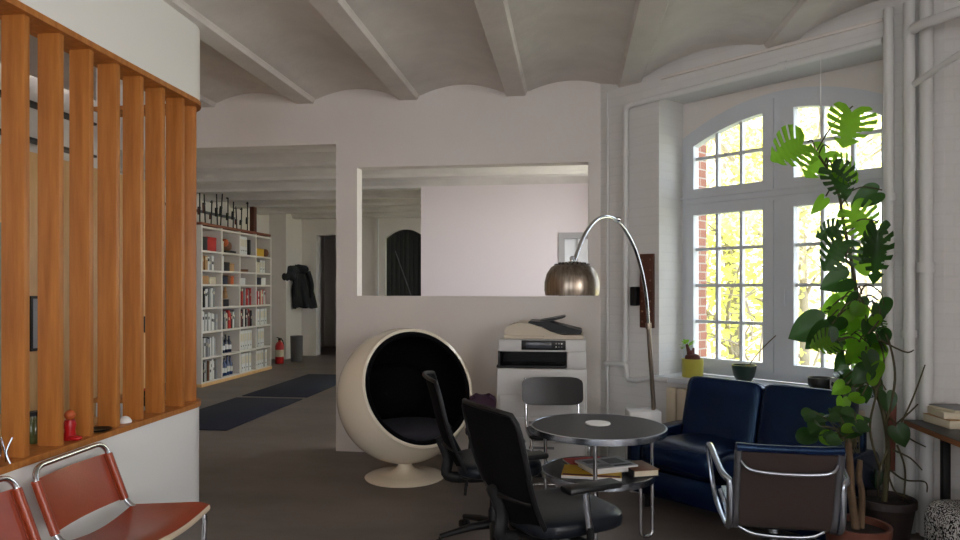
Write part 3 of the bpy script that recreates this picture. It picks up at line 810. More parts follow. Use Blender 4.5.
# ------------------------------------------------------------------ arc lamp
lb = at(643, 5.16, 0)
t = thing('arc_lamp', 'steel arc floor lamp with dome shade and white marble block', 'lamp', lb, TH)
MB().box((0, 0, .3), (.235, .18, .6), .012).build('marble_base', MARBLE, t)
ML = Matrix.Translation(lb).inverted() if False else (Matrix.Translation(lb) @ Matrix.Rotation(TH, 4, 'Z')).inverted()
def LP(px, py, d): return ML @ atd(px, py, d)
st = [LP(653.5, 404, 5.14), LP(651, 366, 5.12), LP(648.5, 327, 5.09)]
MB().tube([st[0] - V((0, 0, .3)), st[0], st[1], st[2]], .017, 12).build('pole', STEEL, t)
MB().tube([st[2] - V((0, 0, .015)), st[2] + V((0, 0, .03))], .022, 12).build('joint_collar', STEEL, t)
arc = [st[2], LP(646.5, 300, 5.06), LP(642.5, 275, 5.0), LP(636, 252, 4.9), LP(627, 233, 4.77), LP(617, 221, 4.64), LP(606, 216.5, 4.5), LP(595, 221, 4.37), LP(585, 234, 4.25), LP(578, 250, 4.16), LP(573.5, 263, 4.1)]
MB().tube(smooth_path(arc, 6), .0125, 12).build('arc', CHROME, t)
j = LP(617, 221, 4.64); MB().tube([j - V((-.02, 0, -.01)), j + V((-.025, 0, .012))], .017, 10).build('arc_joint', CHROME, t)
hd = LP(572, 295.5, 4.1)
prof = [(.158, 0), (.164, .03), (.163, .08), (.15, .13), (.125, .168), (.09, .188)]
o = MB().lathe(prof + [(.088, .184), (.122, .163), (.146, .127), (.158, .08), (.159, .03), (.154, .002)], 56, c=hd, cap=False).build('dome_shade', STEEL, t)
cap = MB().lathe([(.092, .186), (.06, .197), (.02, .203), (.001, .204)], 40, c=hd, cap=False).build('perforated_cap', STEEL, o)
m = MB()
for k in range(22):
    a = 2 * pi * k / 22
    for r, z in ((.1, .1865), (.078, .1945)):
        m.sup((hd.x + r * cos(a + r * 9), hd.y + r * sin(a + r * 9), hd.z + z - .001), (.012, .012, .006), 1, 1, nu=8, nv=4)
m.build('vent_holes', BLACK, o)
MB().lathe([(.014, .2), (.014, .225), (.006, .235)], 14, c=hd).build('shade_holder', CHROME, t)
MB().sup((hd.x, hd.y, hd.z + .1), (.075, .075, .1), 1, 1).build('bulb', mat('opal_bulb', rgb(230, 228, 222), .3), t)
# ------------------------------------------------------------------ navy leather sofa under the window
sc = 1.53; t = thing('sofa', 'navy blue leather two-seat sofa with loose back cushions under the window', 'sofa', wl(sc, -.5, 0), yaw(-NV))
# local +x points to the corner, +y to the room
HW = .575
MB().bx((-HW - .09, -.38, .09), (HW + .09, .36, .28), .03).build('base', NAVY, t)
for sx in (-1, 1):
    m = MB(); m.sup((sx * (HW + .05), -.02, .31), (.14, .78, .4), .3, .3); m.build('arm', NAVY, t)
    for y in (-.3, .3): MB().lathe([(.02, 0), (.025, .1)], 14, c=(sx * .55, y, 0)).build('leg', BLACK, t)
def puff(name, c, size, M, e1=.3, e2=.22):
    return MB().sup(c, size, e1, e2, M=M, nu=40, nv=18).build(name, NAVY, t)
for sx in (-1, 1):
    x = sx * HW / 2
    MM = TR(x, .04, .36) @ rotm('X', radians(3))
    sct = puff('seat_cushion', (0, 0, 0), (HW - .002, .74, .24), MM, .6, .24)
    MB().tube([MM @ V((HW / 2 * .93 * a, .345 * b, .005)) for a, b in ((1, 1), (-1, 1))], .006, 8).build('piping', NAVY, sct)
    MM = TR(x, -.255, .6) @ rotm('X', radians(16))
    puff('back_cushion', (0, 0, 0), (HW - .002, .2, .5), MM, .2, .3)
MB().bx((-HW - .04, -.4, .25), (HW + .04, -.33, .7), .03).build('back_frame', NAVY, t)

# ------------------------------------------------------------------ aluminium lounge chair, seen from behind
lf = camdir(.2, .98)
t = thing('lounge_chair', 'polished aluminium lounge chair with brown back, turned away towards the sofa', 'armchair', at(774, 3.6, 0), yaw(lf))
HW = .228
def prof_y(s):  # along the sling: 0 = seat front, 1 = top of the back
    pts = [V((0, .26, .36)), V((0, .1, .345)), V((0, -.1, .315)), V((0, -.19, .315)), V((0, -.235, .36)), V((0, -.275, .52)), V((0, -.325, .69)), V((0, -.34, .73))]
    return smooth_path(pts, 5)
SL = prof_y(0)
for sx in (-1, 1):
    MB().tube([V((sx * HW, p.y, p.z)) for p in SL], .019, 10, flat=.75).build('side_rail', ALU, t)
n = len(SL); kb = int(n * .55)
def sling(lo, hi, dy, mt, nm, thick):
    seg = SL[lo:hi]
    return MB().grid(lambda u, v: (-HW + 2 * HW * u, seg[int(round(v * (len(seg) - 1)))].y - dy, seg[int(round(v * (len(seg) - 1)))].z + (.0)), 8, len(seg) - 1, thick=thick).build(nm, mt, t)
sling(kb - 4, n - 3, .004, BROWNM, 'back_cloth', .008)
sb = sling(kb - 4, n - 3, -.018, NAVY, 'back_pad', .014)
sling(0, kb - 3, -.0, NAVY, 'seat_pad', .03)
p = SL[-3]
MB().tube(smooth_path([(-HW - .012, p.y, p.z + .02), (-.1, p.y + .012, p.z + .012), (.1, p.y + .012, p.z + .012), (HW + .012, p.y, p.z + .02)], 5), .021, 12).build('top_roll', NAVY, t)
MB().tube(smooth_path([(-HW + .01, -.32, .675), (-.18, -.35, .64), (-.08, -.357, .627), (.08, -.357, .627), (.18, -.35, .64), (HW - .01, -.32, .675)], 6), .0095, 10).build('back_stretcher', ALU, t)
MB().tube(smooth_path([(-HW + .01, -.15, .315), (-.12, -.16, .27), (.12, -.16, .27), (HW - .01, -.15, .315)], 6), .012, 10).build('seat_stretcher', ALU, t)
for sx in (-1, 1):
    x = sx * (HW + .03)
    loop = [(x, -.26, .56), (x + sx * .03, -.2, .585), (x + sx * .045, .1, .645), (x + sx * .045, .18, .6), (x + sx * .02, .13, .38), (x, -.12, .305), (x, -.235, .34), (x, -.262, .46)]
    MB().tube(smooth_path(loop + [loop[0]], 7)[:-1], .0135, 10, closed=True, flat=1.2).build('armrest', ALU, t)
    for (y, z) in ((-.26, .5), (-.1, .315)): MB().tube([(sx * HW, y, z), (x, y, z)], .007).build('arm_bolt', CHROME, t)
MB().tube([(0, 0, .09), (0, 0, .295)], .028, 14).build('column', ALU, t)
MB().box((0, -.02, .29), (.2, .16, .03), .01).build('seat_bracket', BLACK, t)
for k in range(4):
    a = pi / 4 + pi / 2 * k
    MB().tube([(0, 0, .085), (.16 * cos(a), .16 * sin(a), .07), (.3 * cos(a), .3 * sin(a), .03)], [.026, .02, .014], 10).build('base_leg', ALU, t)
    MB().lathe([(.02, 0), (.018, .025)], 12, c=(.29 * cos(a), .29 * sin(a), 0)).build('glide', BLACK, t)

# ------------------------------------------------------------------ office chairs
def office_chair(label, loc, rz, grp):
    t = thing('office_chair', label, 'office chair', loc, rz, grp)
    for k in range(5):
        a = 2 * pi * k / 5 - .14; ca, sa = cos(a), sin(a)
        o = MB().tube([(0.03 * ca, .03 * sa, .12), (.14 * ca, .14 * sa, .112), (.325 * ca, .325 * sa, .075)], [.027, .022, .015], 10).build('base_leg', BLACK, t)
        m = MB(); ct = V((.325 * ca, .325 * sa, .029))
        for s in (-1, 1):
            m.lathe([(.012, -.011), (.027, -.01), (.029, 0), (.027, .01), (.012, .011)], 18, M=TR(*(ct + V((-sa, ca, 0)) * .016 * s)) @ Matrix.Rotation(a, 4, 'Z') @ rotm('X', pi / 2))
        m.tube([ct, ct + V((0, 0, .045))], .008, 8); m.build('caster', BLACK, o)
    MB().lathe([(.034, .1), (.034, .2), (.026, .22), (.026, .36), (.018, .37), (.018, .41)], 18).build('gas_column', BLACK, t)
    MB().bx((-.1, -.17, .385), (.1, .13, .435), .02).build('tilt_mechanism', BLACK, t)
    MB().sup((0, .02, .478), (.5, .49, .095), .5, .5, nu=36).build('seat', SEATB, t)
    def by(z): return -.215 - .44 * (z - .5) + .12 * max(0, z - .5) ** 2 - .015 * sin((z - .45) * 9)
    def w(z): return .195 + .055 * min(1, (z - .42) / .35)
    Z0, Z1 = .44, .985
    def pt(a, v):   # a in [-1,1]
        vv = 2 * v - 1; sh = (1 - abs(vv) ** 14 * .14); z = Z0 + (Z1 - Z0) * v + (.018 * (1 - a * a) if v > .5 else -.03 * (1 - a * a)) * abs(vv) ** 3
        return (w(z) * a * sh, by(z) + .055 * a * a - .02, z)
    MB().grid(lambda u, v: pt(2 * u - 1, v), 18, 22, thick=.008).build('backrest', MESHF, t)
    ed = [V(pt(-1 + 2 * k / 10, 1)) for k in range(11)] + [V(pt(1, 1 - k / 16)) for k in range(1, 17)] + [V(pt(1 - 2 * k / 10, 0)) for k in range(1, 11)] + [V(pt(-1, k / 16)) for k in range(1, 16)]
    MB().tube(ed, .012, 8, closed=True).build('back_frame', BLACK, t)
    MB().tube(smooth_path([(0, -.1, .4), (0, -.27, .41), (0, by(.5) - .05, .52), (0, by(.62) - .04, .64)], 5), .022, 10, flat=1.5).build('back_bracket', BLACK, t)
    MB().tube(smooth_path([(-w(.6) * .9, by(.6) + .03, .6), (0, by(.6) - .03, .605), (w(.6) * .9, by(.6) + .03, .6)], 6), .012, 8).build('lumbar_bar', BLACK, t)
    for sx in (-1, 1):
        x = sx * .285
        MB().tube(fillet([(sx * .12, -.0, .41), (x, 0, .42), (x, -.01, .5)], .04), .017, 10).build('arm_bracket', BLACK, t)
        MB().tube([(x, -.01, .49), (x + sx * .004, -.035, .655)], .0165, 10, flat=.7).build('arm_post', ALU, t)
        MB().box((x + sx * .0, .0, .668), (.085, .27, .03), .013).build('arm_pad', BLACK, t)
    return t
fa = camdir(.89, .46)
oc = office_chair('black mesh office chair nearest the camera, drawn up to round table', at(554, 3.16, 0), yaw(fa), 'black mesh office chairs')
dup(oc, at(494, 4.06, 0), yaw(camdir(.99, .1)), 'black mesh office chair in front of the ball chair')

# ------------------------------------------------------------------ things on the window wall
o = tag(MB().bx((.37, -.03, 1.18), (.5, -.002, 1.79), .004, WM2).build('carved_board', PLY), 'dark red-brown wooden board hanging on the wall behind the arc lamp', 'board')
m = MB()
for k in range(7):
    for q in (.395, .475): m.lathe([(.009, 0), (.007, .006)], 10, M=WM2 @ TR(q, -.03, 1.23 + .085 * k) @ rotm('X', pi / 2))
m.build('peg', mat('old_peg', rgb(120, 84, 66), .5), o)
t = tag(MB().bx((.30, -.07, 1.36), (.362, -.002, 1.52), .008, WM2).build('wall_box', BLACK), 'small black box mounted left of the dark wooden board', 'box')
# radiator under the sill
t = thing('radiator', 'cream ribbed radiator under the window sill behind sofa', 'radiator', wl(1.38, -.06, 0), WROT)
for k in range(15):
    MB().bx((-.72 + .097 * k, -.032, .12), (-.72 + .097 * k + .085, .035, .72), .014).build('rib', mat('radiator_cream', rgb(206, 192, 168), .5), t)
for z in (.16, .68): MB().tube([(-.7, 0, z), (.72, 0, z)], .014).build('header_pipe', MC['radiator_cream'], t)
for x in (-.6, .6): MB().tube([(x, 0, 0), (x, 0, .13)], .012).build('foot', MC['radiator_cream'], t)

# pots on the sill
def leafmesh(kind):
    """unit leaf: base at origin, tip +y, normal +z"""
    notch = kind == 'split'; ns = {'split': 54, 'heart': 26, 'round': 20, 'lance': 14}[kind]
    OUT = {'split': [(0, .16), (.1, .03), (.27, -.03), (.43, .07), (.52, .26), (.52, .45), (.44, .63), (.3, .8), (.14, .92), (0, 1)],
           'heart': [(0, .15), (.09, .03), (.22, 0), (.36, .07), (.44, .22), (.44, .38), (.38, .56), (.26, .75), (.11, .9), (0, 1)],
           'round': [(0, .06), (.14, .02), (.32, .1), (.46, .28), (.5, .5), (.46, .72), (.32, .9), (.16, .98), (0, 1)],
           'lance': [(0, 0), (.08, .12), (.16, .3), (.19, .5), (.15, .72), (.07, .9), (0, 1)]}[kind]
    dense = smooth_path([V((x, y, 0)) for x, y in OUT], 8)
    cum = [0]
    for i in range(1, len(dense)): cum.append(cum[-1] + (dense[i] - dense[i - 1]).length)
    def edge(s):
        q = s * cum[-1]
        for i in range(1, len(dense)):
            if q <= cum[i] + 1e-9:
                t = (q - cum[i - 1]) / max(1e-9, cum[i] - cum[i - 1]); p = dense[i - 1].lerp(dense[i], t); return p.x, p.y
        return 0, 1
    bm = bmesh.new(); nr = 5; y0 = OUT[0][1]
    slits = [.34, .45, .56, .67, .78] if notch else []
    for sd in (-1, 1):
        rows = []
        for i in range(ns + 1):
            s = i / ns; ex, ey = edge(s); my = y0 + (1 - y0) * max(0, (s - .12) / .88) ** 1.15
            row = []
            for k in range(nr + 1):
                r = k / nr; x = max(0, ex) * r * sd; y = my + (ey - my) * r
                z = .3 * abs(x) ** 1.3 - .26 * (y - .3) ** 2 * (1 if y > .3 else .6)
                if notch: z += .014 * sin(s * 57) * r
                row.append(bm.verts.new((x, y, z)))
            rows.append(row)
        for i in range(ns):
            sm = (i + .5) / ns
            for k in range(nr):
                if notch and k >= 2 and any(abs(sm - q - (.012 * sd)) < (.016 if k == 2 else .024) for q in slits): continue
                f = [rows[i][k], rows[i + 1][k], rows[i + 1][k + 1], rows[i][k + 1]]
                if sd < 0: f.reverse()
                try: bm.faces.new(f)
                except ValueError: pass
    bmesh.ops.remove_doubles(bm, verts=bm.verts[:], dist=1e-4)
    me = bpy.data.meshes.new('leaf_' + kind); bm.to_mesh(me); bm.free()
    for p in me.polygons: p.use_smooth = True
    return me
LM = {}
def leafdata(kind, mt):
    key = (kind, mt.name)
    if key not in LM:
        me = leafmesh(kind); me.materials.append(mt); LM[key] = me
    return LM[key]
def put_leaf(parent, base, tip, normal, kind, mt, wide=1.0):
    """base / tip / normal in the parent's local space"""
    base, tip = V(base), V(tip); y = tip - base; Ln = y.length; y.normalize()
    z = V(normal); z = (z - y * z.dot(y)); z = z.normalized() if z.length > 1e-4 else y.orthogonal().normalized()
    x = y.cross(z)
    M = Matrix(((x.x * Ln * wide, y.x * Ln, z.x * Ln, base.x), (x.y * Ln * wide, y.y * Ln, z.y * Ln, base.y), (x.z * Ln * wide, y.z * Ln, z.z * Ln, base.z), (0, 0, 0, 1)))
    o = bpy.data.objects.new('leaf', leafdata(kind, mt)); COL.objects.link(o); o.parent = parent; o.matrix_local = M
    return o

def potlathe(r0, r1, h, th=.008, fill=.85):
    return [(r0 * .96, 0), (r0, .004), (r1, h), (r1 - th, h), (r1 - th - .004, h * fill)]
ZSL = .7985
def sillp(px, n): 
    s = None
    # find s where the ray at px meets n on the wall
    c = 6.49 + n * 1.3416
    d = c / ((px - 480) / FOC + .894); q = at(px, d, 0) - C0
    return wl(q.dot(UV) - S0, n, ZSL)
p = sillp(692.5, .1)
t = thing('potted_succulent', 'mustard yellow pot with a small leafy succulent at the left of the sill', 'potted plant', p)
pt_ = MB().lathe(potlathe(.082, .086, .145), 32).build('pot', MUSTARD, t)
MB().lathe([(.08, .115), (.04, .125), (.001, .128)], 24, cap=False).build('soil', SOIL, t)
m = MB(); m.sup((0, 0, .15), (.12, .1, .07), .8, .8); m.sup((-.02, .0, .185), (.05, .05, .06), .9, .9); m.tube([(-.02, 0, .17), (-.045, .0, .26)], [.02, .01], 8); m.tube([(.0, 0, .17), (.01, .01, .23)], [.018, .008], 8)
m.build('caudex', mat('red_brown_caudex', rgb(96, 48, 40), .8, var=.3, vscale=30), t)
random.seed(5)
for k in range(16):
    a = random.uniform(0, 2 * pi); b = V((-.045 + .012 * cos(a), .012 * sin(a), .25 + random.uniform(-.02, .02)))
    put_leaf(t, b, b + V((cos(a) * .055, sin(a) * .055, random.uniform(-.005, .05))), (0, 0, 1), 'lance', LEAFY, 1.2)
p = sillp(744, .1)
t = thing('potted_cutting', 'round dark green pot with one dry twig in middle of the sill', 'potted plant', p)
MB().lathe([(.045, 0), (.05, .004), (.075, .05), (.088, .11), (.088, .132), (.08, .132), (.078, .11)], 32).build('pot', DKGREEN, t)
MB().lathe([(.078, .105), (.001, .115)], 24, cap=False).build('soil', SOIL, t)
MB().tube(smooth_path([(.02, -.01, .11), (.08, -.04, .21), (.14, -.07, .29), (.2, -.1, .36)], 5), .004, 6).build('twig', BARK, t)
p = sillp(821, .02)
t = thing('bowl', 'dark stoneware bowl on sill beside the patterned planter', 'bowl', p)
MB().lathe([(.035, 0), (.06, .01), (.082, .05), (.084, .085), (.08, .1), (.074, .1), (.076, .06), (.05, .02), (.001, .014)], 28, cap=False).build('body', STONE, t)
p = sillp(853, .03)
t = thing('planter', 'grey speckled rectangular planter on the sill under the climbing plant', 'planter', p, WROT)
def speck():
    m = mat('speckled_planter', rgb(90, 94, 98), .6); nt = m.node_tree
    v = nt.nodes.new('ShaderNodeTexVoronoi'); v.inputs['Scale'].default_value = 60; tc = nt.nodes.new('ShaderNodeTexCoord')
    r = nt.nodes.new('ShaderNodeValToRGB'); r.color_ramp.interpolation = 'CONSTANT'
    r.color_ramp.elements[0].color = rgb(40, 44, 50); r.color_ramp.elements[1].position = .5; r.color_ramp.elements[1].color = rgb(176, 178, 182)
    nt.links.new(tc.outputs['Object'], v.inputs['Vector']); nt.links.new(v.outputs['Color'], r.inputs[0]); nt.links.new(r.outputs[0], nt.nodes['Principled BSDF'].inputs['Base Color'])
    return m
MB().ring([(-.12, -.07), (.12, -.07), (.12, .07), (-.12, .07)], [(-.108, -.058), (.108, -.058), (.108, .058), (-.108, .058)], 0, .11).bx((-.11, -.06, 0), (.11, .06, .02)).build('box', speck(), t, smooth=0)
MB().bx((-.107, -.057, .02), (.107, .057, .095)).build('soil', SOIL, t, smooth=0)
random.seed(9)
for k in range(12):
    a = random.uniform(0, 6.28); b = V((random.uniform(-.08, .08), random.uniform(-.04, .04), .095)); 
    q = b + V((cos(a) * .07, sin(a) * .07, random.uniform(.03, .1)))
    put_leaf(t, b, q, (0, 0, 1), 'lance', LEAFD, 1.3)

# ------------------------------------------------------------------ climbing monstera
DP = 4.08
mp = at(884, DP - .1, 0)
t = thing('climbing_monstera', 'tall climbing monstera with big split leaves in front of the window', 'plant', mp)
def ML_(px, py, d): return atd(px, py, d) - mp
MB().lathe([(.11, 0), (.115, .005), (.155, .25), (.165, .26), (.165, .3), (.15, .3), (.148, .26)], 32).build('pot', mat('dark_pot', rgb(46, 36, 34), .6), t)
MB().lathe([(.15, .26), (.001, .275)], 28, cap=False).build('soil', SOIL, t)
main = [V((0, 0, .25)), ML_(888, 455, DP), ML_(886, 425, DP + .02), ML_(878, 395, DP + .05), ML_(866, 365, DP + .08), ML_(868, 330, DP + .1), ML_(858, 300, DP + .1), ML_(853, 270, DP + .1), ML_(848, 245, DP + .1), ML_(842, 215, DP + .1), ML_(839, 195, DP + .1), ML_(828, 170, DP + .1), ML_(816, 152, DP + .1)]
sp_ = smooth_path(main, 8)
MB().tube(sp_, [.016 - .009 * i / len(sp_) for i in range(len(sp_))], 8).build('stem', STEM, t)
m = MB()
random.seed(21)
def stem2(pts, r0, r1): 
    q = smooth_path(pts, 6); m.tube(q, [r0 + (r1 - r0) * i / len(q) for i in range(len(q))], 7)
stem2([ML_(886, 425, DP), ML_(895, 380, DP), ML_(890, 345, DP + .05), ML_(880, 320, DP + .05), ML_(872, 300, DP)], .008, .004)
m.build('side_stem', STEM, t); m = MB()
stem2([ML_(880, 470, DP), ML_(870, 430, DP - .03), ML_(876, 395, DP), ML_(884, 360, DP + .02), ML_(876, 335, DP)], .008, .004)
m.build('side_stem', STEM, t)
m = MB()                                             # aerial roots and dead twigs
for pts in ([(880, 340), (905, 352), (914, 350)], [(893, 440), (912, 400), (925, 365)], [(895, 425), (910, 412), (918, 404)], [(897, 445), (905, 470), (902, 505), (890, 520)], [(893, 450), (910, 458), (922, 470)], [(887, 450), (878, 480), (880, 515)],
            [(898, 430), (912, 440), (926, 447)], [(890, 470), (905, 480), (925, 482), (927, 492)], [(884, 460), (894, 490), (908, 500), (900, 522)], [(866, 362), (850, 352), (836, 350)], [(868, 334), (880, 318), (878, 305)], [(858, 300), (866, 285), (880, 292), (884, 305)], [(853, 268), (846, 258), (850, 246)]):
    m = MB(); stem2([ML_(x, y, DP + random.uniform(-.1, .06)) for x, y in pts], .006, .0035); m.build('aerial_root', STEM, t)
MB().tube([ML_(890, 470, DP + .02), ML_(890.5, 440, DP + .02), ML_(892, 402, DP + .02)], [.026, .027, .024], 12).build('moss_pole', mat('reddish_pole', rgb(112, 62, 48), .9, var=.4, vscale=20, bump=.6, bscale=40), t)
wire = MB().tube([ML_(826, 166, DP + .1), V((wl(sp(828), -.064, 0) - mp).xy.to_3d()) + V((0, 0, 2.75)), V(wl(sp(828), -.064, 3.05)) - mp], .0025, 6).build('hanging_string', WHITE, t)
# leaves: base px, tip px, kind, material, normal tilt, width
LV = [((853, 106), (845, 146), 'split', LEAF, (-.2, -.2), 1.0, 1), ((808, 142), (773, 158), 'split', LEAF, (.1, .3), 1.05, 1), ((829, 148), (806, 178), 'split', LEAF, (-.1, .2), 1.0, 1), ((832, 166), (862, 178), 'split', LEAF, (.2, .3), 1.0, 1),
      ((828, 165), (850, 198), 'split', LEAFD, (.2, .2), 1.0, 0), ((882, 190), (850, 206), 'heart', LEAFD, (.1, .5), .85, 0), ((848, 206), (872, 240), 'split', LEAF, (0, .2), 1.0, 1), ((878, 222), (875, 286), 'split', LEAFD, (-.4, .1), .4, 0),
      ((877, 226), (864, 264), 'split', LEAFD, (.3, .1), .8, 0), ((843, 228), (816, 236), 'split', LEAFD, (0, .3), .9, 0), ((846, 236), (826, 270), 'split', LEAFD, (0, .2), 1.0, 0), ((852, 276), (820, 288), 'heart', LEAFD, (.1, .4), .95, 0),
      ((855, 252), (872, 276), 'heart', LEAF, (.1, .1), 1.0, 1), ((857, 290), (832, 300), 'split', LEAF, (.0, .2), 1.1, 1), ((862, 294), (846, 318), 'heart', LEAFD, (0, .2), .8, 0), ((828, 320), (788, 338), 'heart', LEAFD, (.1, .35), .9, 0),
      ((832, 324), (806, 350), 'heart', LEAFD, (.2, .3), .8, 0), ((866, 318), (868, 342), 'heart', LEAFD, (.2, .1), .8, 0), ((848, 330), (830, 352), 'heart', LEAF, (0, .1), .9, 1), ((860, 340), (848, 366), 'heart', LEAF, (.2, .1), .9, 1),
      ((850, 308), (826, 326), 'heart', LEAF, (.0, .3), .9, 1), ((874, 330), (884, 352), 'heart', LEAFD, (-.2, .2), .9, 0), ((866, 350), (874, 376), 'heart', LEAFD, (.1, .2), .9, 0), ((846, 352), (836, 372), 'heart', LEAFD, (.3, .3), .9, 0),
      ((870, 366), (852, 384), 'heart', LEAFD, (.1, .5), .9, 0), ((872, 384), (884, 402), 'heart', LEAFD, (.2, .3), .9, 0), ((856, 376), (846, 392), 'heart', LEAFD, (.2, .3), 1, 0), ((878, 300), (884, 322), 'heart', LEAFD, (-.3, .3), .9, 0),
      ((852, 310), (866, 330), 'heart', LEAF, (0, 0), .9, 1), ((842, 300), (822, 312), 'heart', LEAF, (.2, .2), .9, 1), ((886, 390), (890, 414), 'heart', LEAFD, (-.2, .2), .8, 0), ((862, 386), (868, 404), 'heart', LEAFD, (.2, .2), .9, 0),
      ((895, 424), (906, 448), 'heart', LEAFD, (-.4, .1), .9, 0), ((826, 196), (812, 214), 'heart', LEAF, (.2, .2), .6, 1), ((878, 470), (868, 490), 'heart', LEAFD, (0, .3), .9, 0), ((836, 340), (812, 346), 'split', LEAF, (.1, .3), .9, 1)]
random.seed(8)
for k in range(26):
    y_ = random.uniform(296, 396); x_ = random.uniform(832, 884) - max(0, 330 - y_) * .15; L_ = random.uniform(14, 25); a_ = random.uniform(-.9, 1.2)
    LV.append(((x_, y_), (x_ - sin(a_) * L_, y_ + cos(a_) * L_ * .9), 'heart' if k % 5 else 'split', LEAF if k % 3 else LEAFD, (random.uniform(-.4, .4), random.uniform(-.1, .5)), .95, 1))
m = MB(); random.seed(4)
def near(p):
    return min(sp_, key=lambda q: (q - p).length)
for (b, e, kind, mt, tilt, wd, br) in LV:
    d = DP + random.uniform(-.08, .14); B = ML_(*b, d); T_ = ML_(*e, d + random.uniform(-.06, .1))
    nrm = -FV * .85 + RV * tilt[0] + V((0, 0, tilt[1])) + RV * random.uniform(-.15, .15)
    put_leaf(t, B, T_, nrm, kind, mt, wd)
    q = near(B)
    if (q - B).length > .02: MB().tube(smooth_path([q, (q + B) / 2 + V((0, 0, .04)), B], 5), .0045, 6).build('petiole', STEM, t)

# small bushy plant in the terracotta pot
pb = at(856, 3.62, 0)
t = thing('bushy_houseplant', 'bushy plant with round dark leaves and woody stems in terracotta pot', 'plant', pb)
MB().lathe([(.11, 0), (.115, .005), (.15, .22), (.165, .225), (.168, .27), (.15, .27), (.146, .22)], 32).build('pot', TERRA, t)
MB().lathe([(.148, .235), (.001, .245)], 28, cap=False).build('soil', SOIL, t)
def B_(px, py, d=3.62): return atd(px, py, d) - pb
for pts, r in (([(0, 0, .23), B_(851, 490), B_(850, 465), B_(848, 440)], .021), ([(.03, .02, .23), B_(862, 495), B_(859, 478), B_(860, 460)], .018)):
    q = smooth_path(pts, 5); MB().tube([V(a) for a in q], [r * (1 - .25 * i / len(q)) for i in range(len(q))], 9).build('stem', BARK, t)
m = MB(); random.seed(17)
for k in range(40):
    px = random.uniform(812, 870); py = random.uniform(408, 440) - (.12 * (px - 812) if px > 850 else 0); d = 3.62 + random.uniform(-.12, .15)
    c = B_(px, py, d); s_ = B_(848 + random.uniform(-2, 12), 440 + random.uniform(0, 14))
    MB().tube(smooth_path([s_, (s_ + c) / 2 + V((0, 0, .03)), c], 4), .003, 5).build('twig', STEM, t)
    a = random.uniform(0, 2 * pi); r = random.uniform(.06, .1)
    put_leaf(t, c, c + RV * (-.6 * r + cos(a) * r * .5) + FV * sin(a) * r * .5 + V((0, 0, random.uniform(-.4, .25) * r)), -FV * .5 + V((random.uniform(-.3, .3), 0, .6)), 'round', LEAFD if k % 7 else LEAF, 1.0)  # a few leaves take the bright copy as painted lit edges

# ------------------------------------------------------------------ desk at the right edge and things on it
dk = at(902, 4.12, 0); 
t = thing('desk', 'dark topped desk with wooden edge on black legs at the right', 'desk', (dk.x, dk.y, 0))
DZ = .725
MB().bx((.0, -1.5, DZ - .032), (.62, -.02, DZ - .003), .002).build('edge_board', mat('plywood_edge', rgb(150, 98, 62), .55, vscale=4, stretch=(2, 2, 40), col2=rgb(110, 66, 42)), t)
MB().bx((.0, -1.5, DZ - .003), (.62, -.02, DZ), .001).build('desk_top', TABLE, t)
for x in (.16, .5):
    for y in (-.16, -1.4): MB().bx((x - .02, y - .02, 0), (x + .02, y + .02, DZ - .032), .003).build('leg', BLACK, t)
for y in (-.16, -1.4): MB().bx((.16, y - .015, DZ - .07), (.5, y + .015, DZ - .034)).build('crossbar', BLACK, t, smooth=0)
base = V((dk.x, dk.y, DZ + .001))
def block(i, x, y, z, sx, sy, sz, rz, mt, label, nm='paper_bundle', cat='papers'):
    o = thing(nm, label, cat, base + V((x, y, z)), rz, 'papers on the desk')
    MB().box((0, 0, sz / 2), (sx, sy, sz), .003).build('pages', BK['cream'], o)
    MB().box((0, 0, sz + .001), (sx + .004, sy + .004, .003), .001).build('cover', mt, o)
block(0, .2, -.17, 0, .2, .24, .045, .1, BK['tan'], 'tan book lowest in the stack on the desk', 'book', 'book')
block(1, .2, -.17, .05, .19, .22, .035, -.08, BK['cream'], 'cream book in the middle of the stack on the desk', 'book', 'book')
block(2, .205, -.18, .09, .17, .2, .014, .2, BK['grey'], 'grey booklet topmost on the stack on the desk', 'booklet', 'booklet')
block(3, .23, -.5, 0, .21, .29, .006, -.15, BK['silver'], 'loose pale papers on the desk near the right edge')
t = thing('cable_adapter', 'small dark adapter lying on desk in front of the books', 'adapter', base + V((.26, -.4, .007)), .4)
MB().box((0, 0, .012), (.05, .07, .024), .006).build('body', BLACK, t)
MB().tube(smooth_path([(0, .035, .012), (.03, .08, .006), (.08, .06, .006)], 5), .003, 6).build('cord', BLACK, t)
# patterned pouf under the desk
def zebra():
    m = mat('zebra_weave', rgb(200, 200, 198), .9); nt = m.node_tree
    w = nt.nodes.new('ShaderNodeTexWave'); w.inputs['Scale'].default_value = 19; w.inputs['Distortion'].default_value = 12; w.inputs['Detail'].default_value = 1; w.inputs['Detail Scale'].default_value = 2.5
    tc = nt.nodes.new('ShaderNodeTexCoord'); r = nt.nodes.new('ShaderNodeValToRGB'); r.color_ramp.interpolation = 'CONSTANT'
    r.color_ramp.elements[0].color = rgb(22, 22, 24); r.color_ramp.elements[1].position = .5; r.color_ramp.elements[1].color = rgb(206, 206, 204)
    nt.links.new(tc.outputs['Object'], w.inputs['Vector']); nt.links.new(w.outputs[0], r.inputs[0]); nt.links.new(r.outputs[0], nt.nodes['Principled BSDF'].inputs['Base Color'])
    return m
tag(MB().sup((0, 0, .181), (.4, .46, .36), .45, .5, nu=40, nv=20).build('pouf', zebra(), loc=at(978, 3.6, 0)), 'black and white zigzag patterned pouf under the desk', 'pouf')
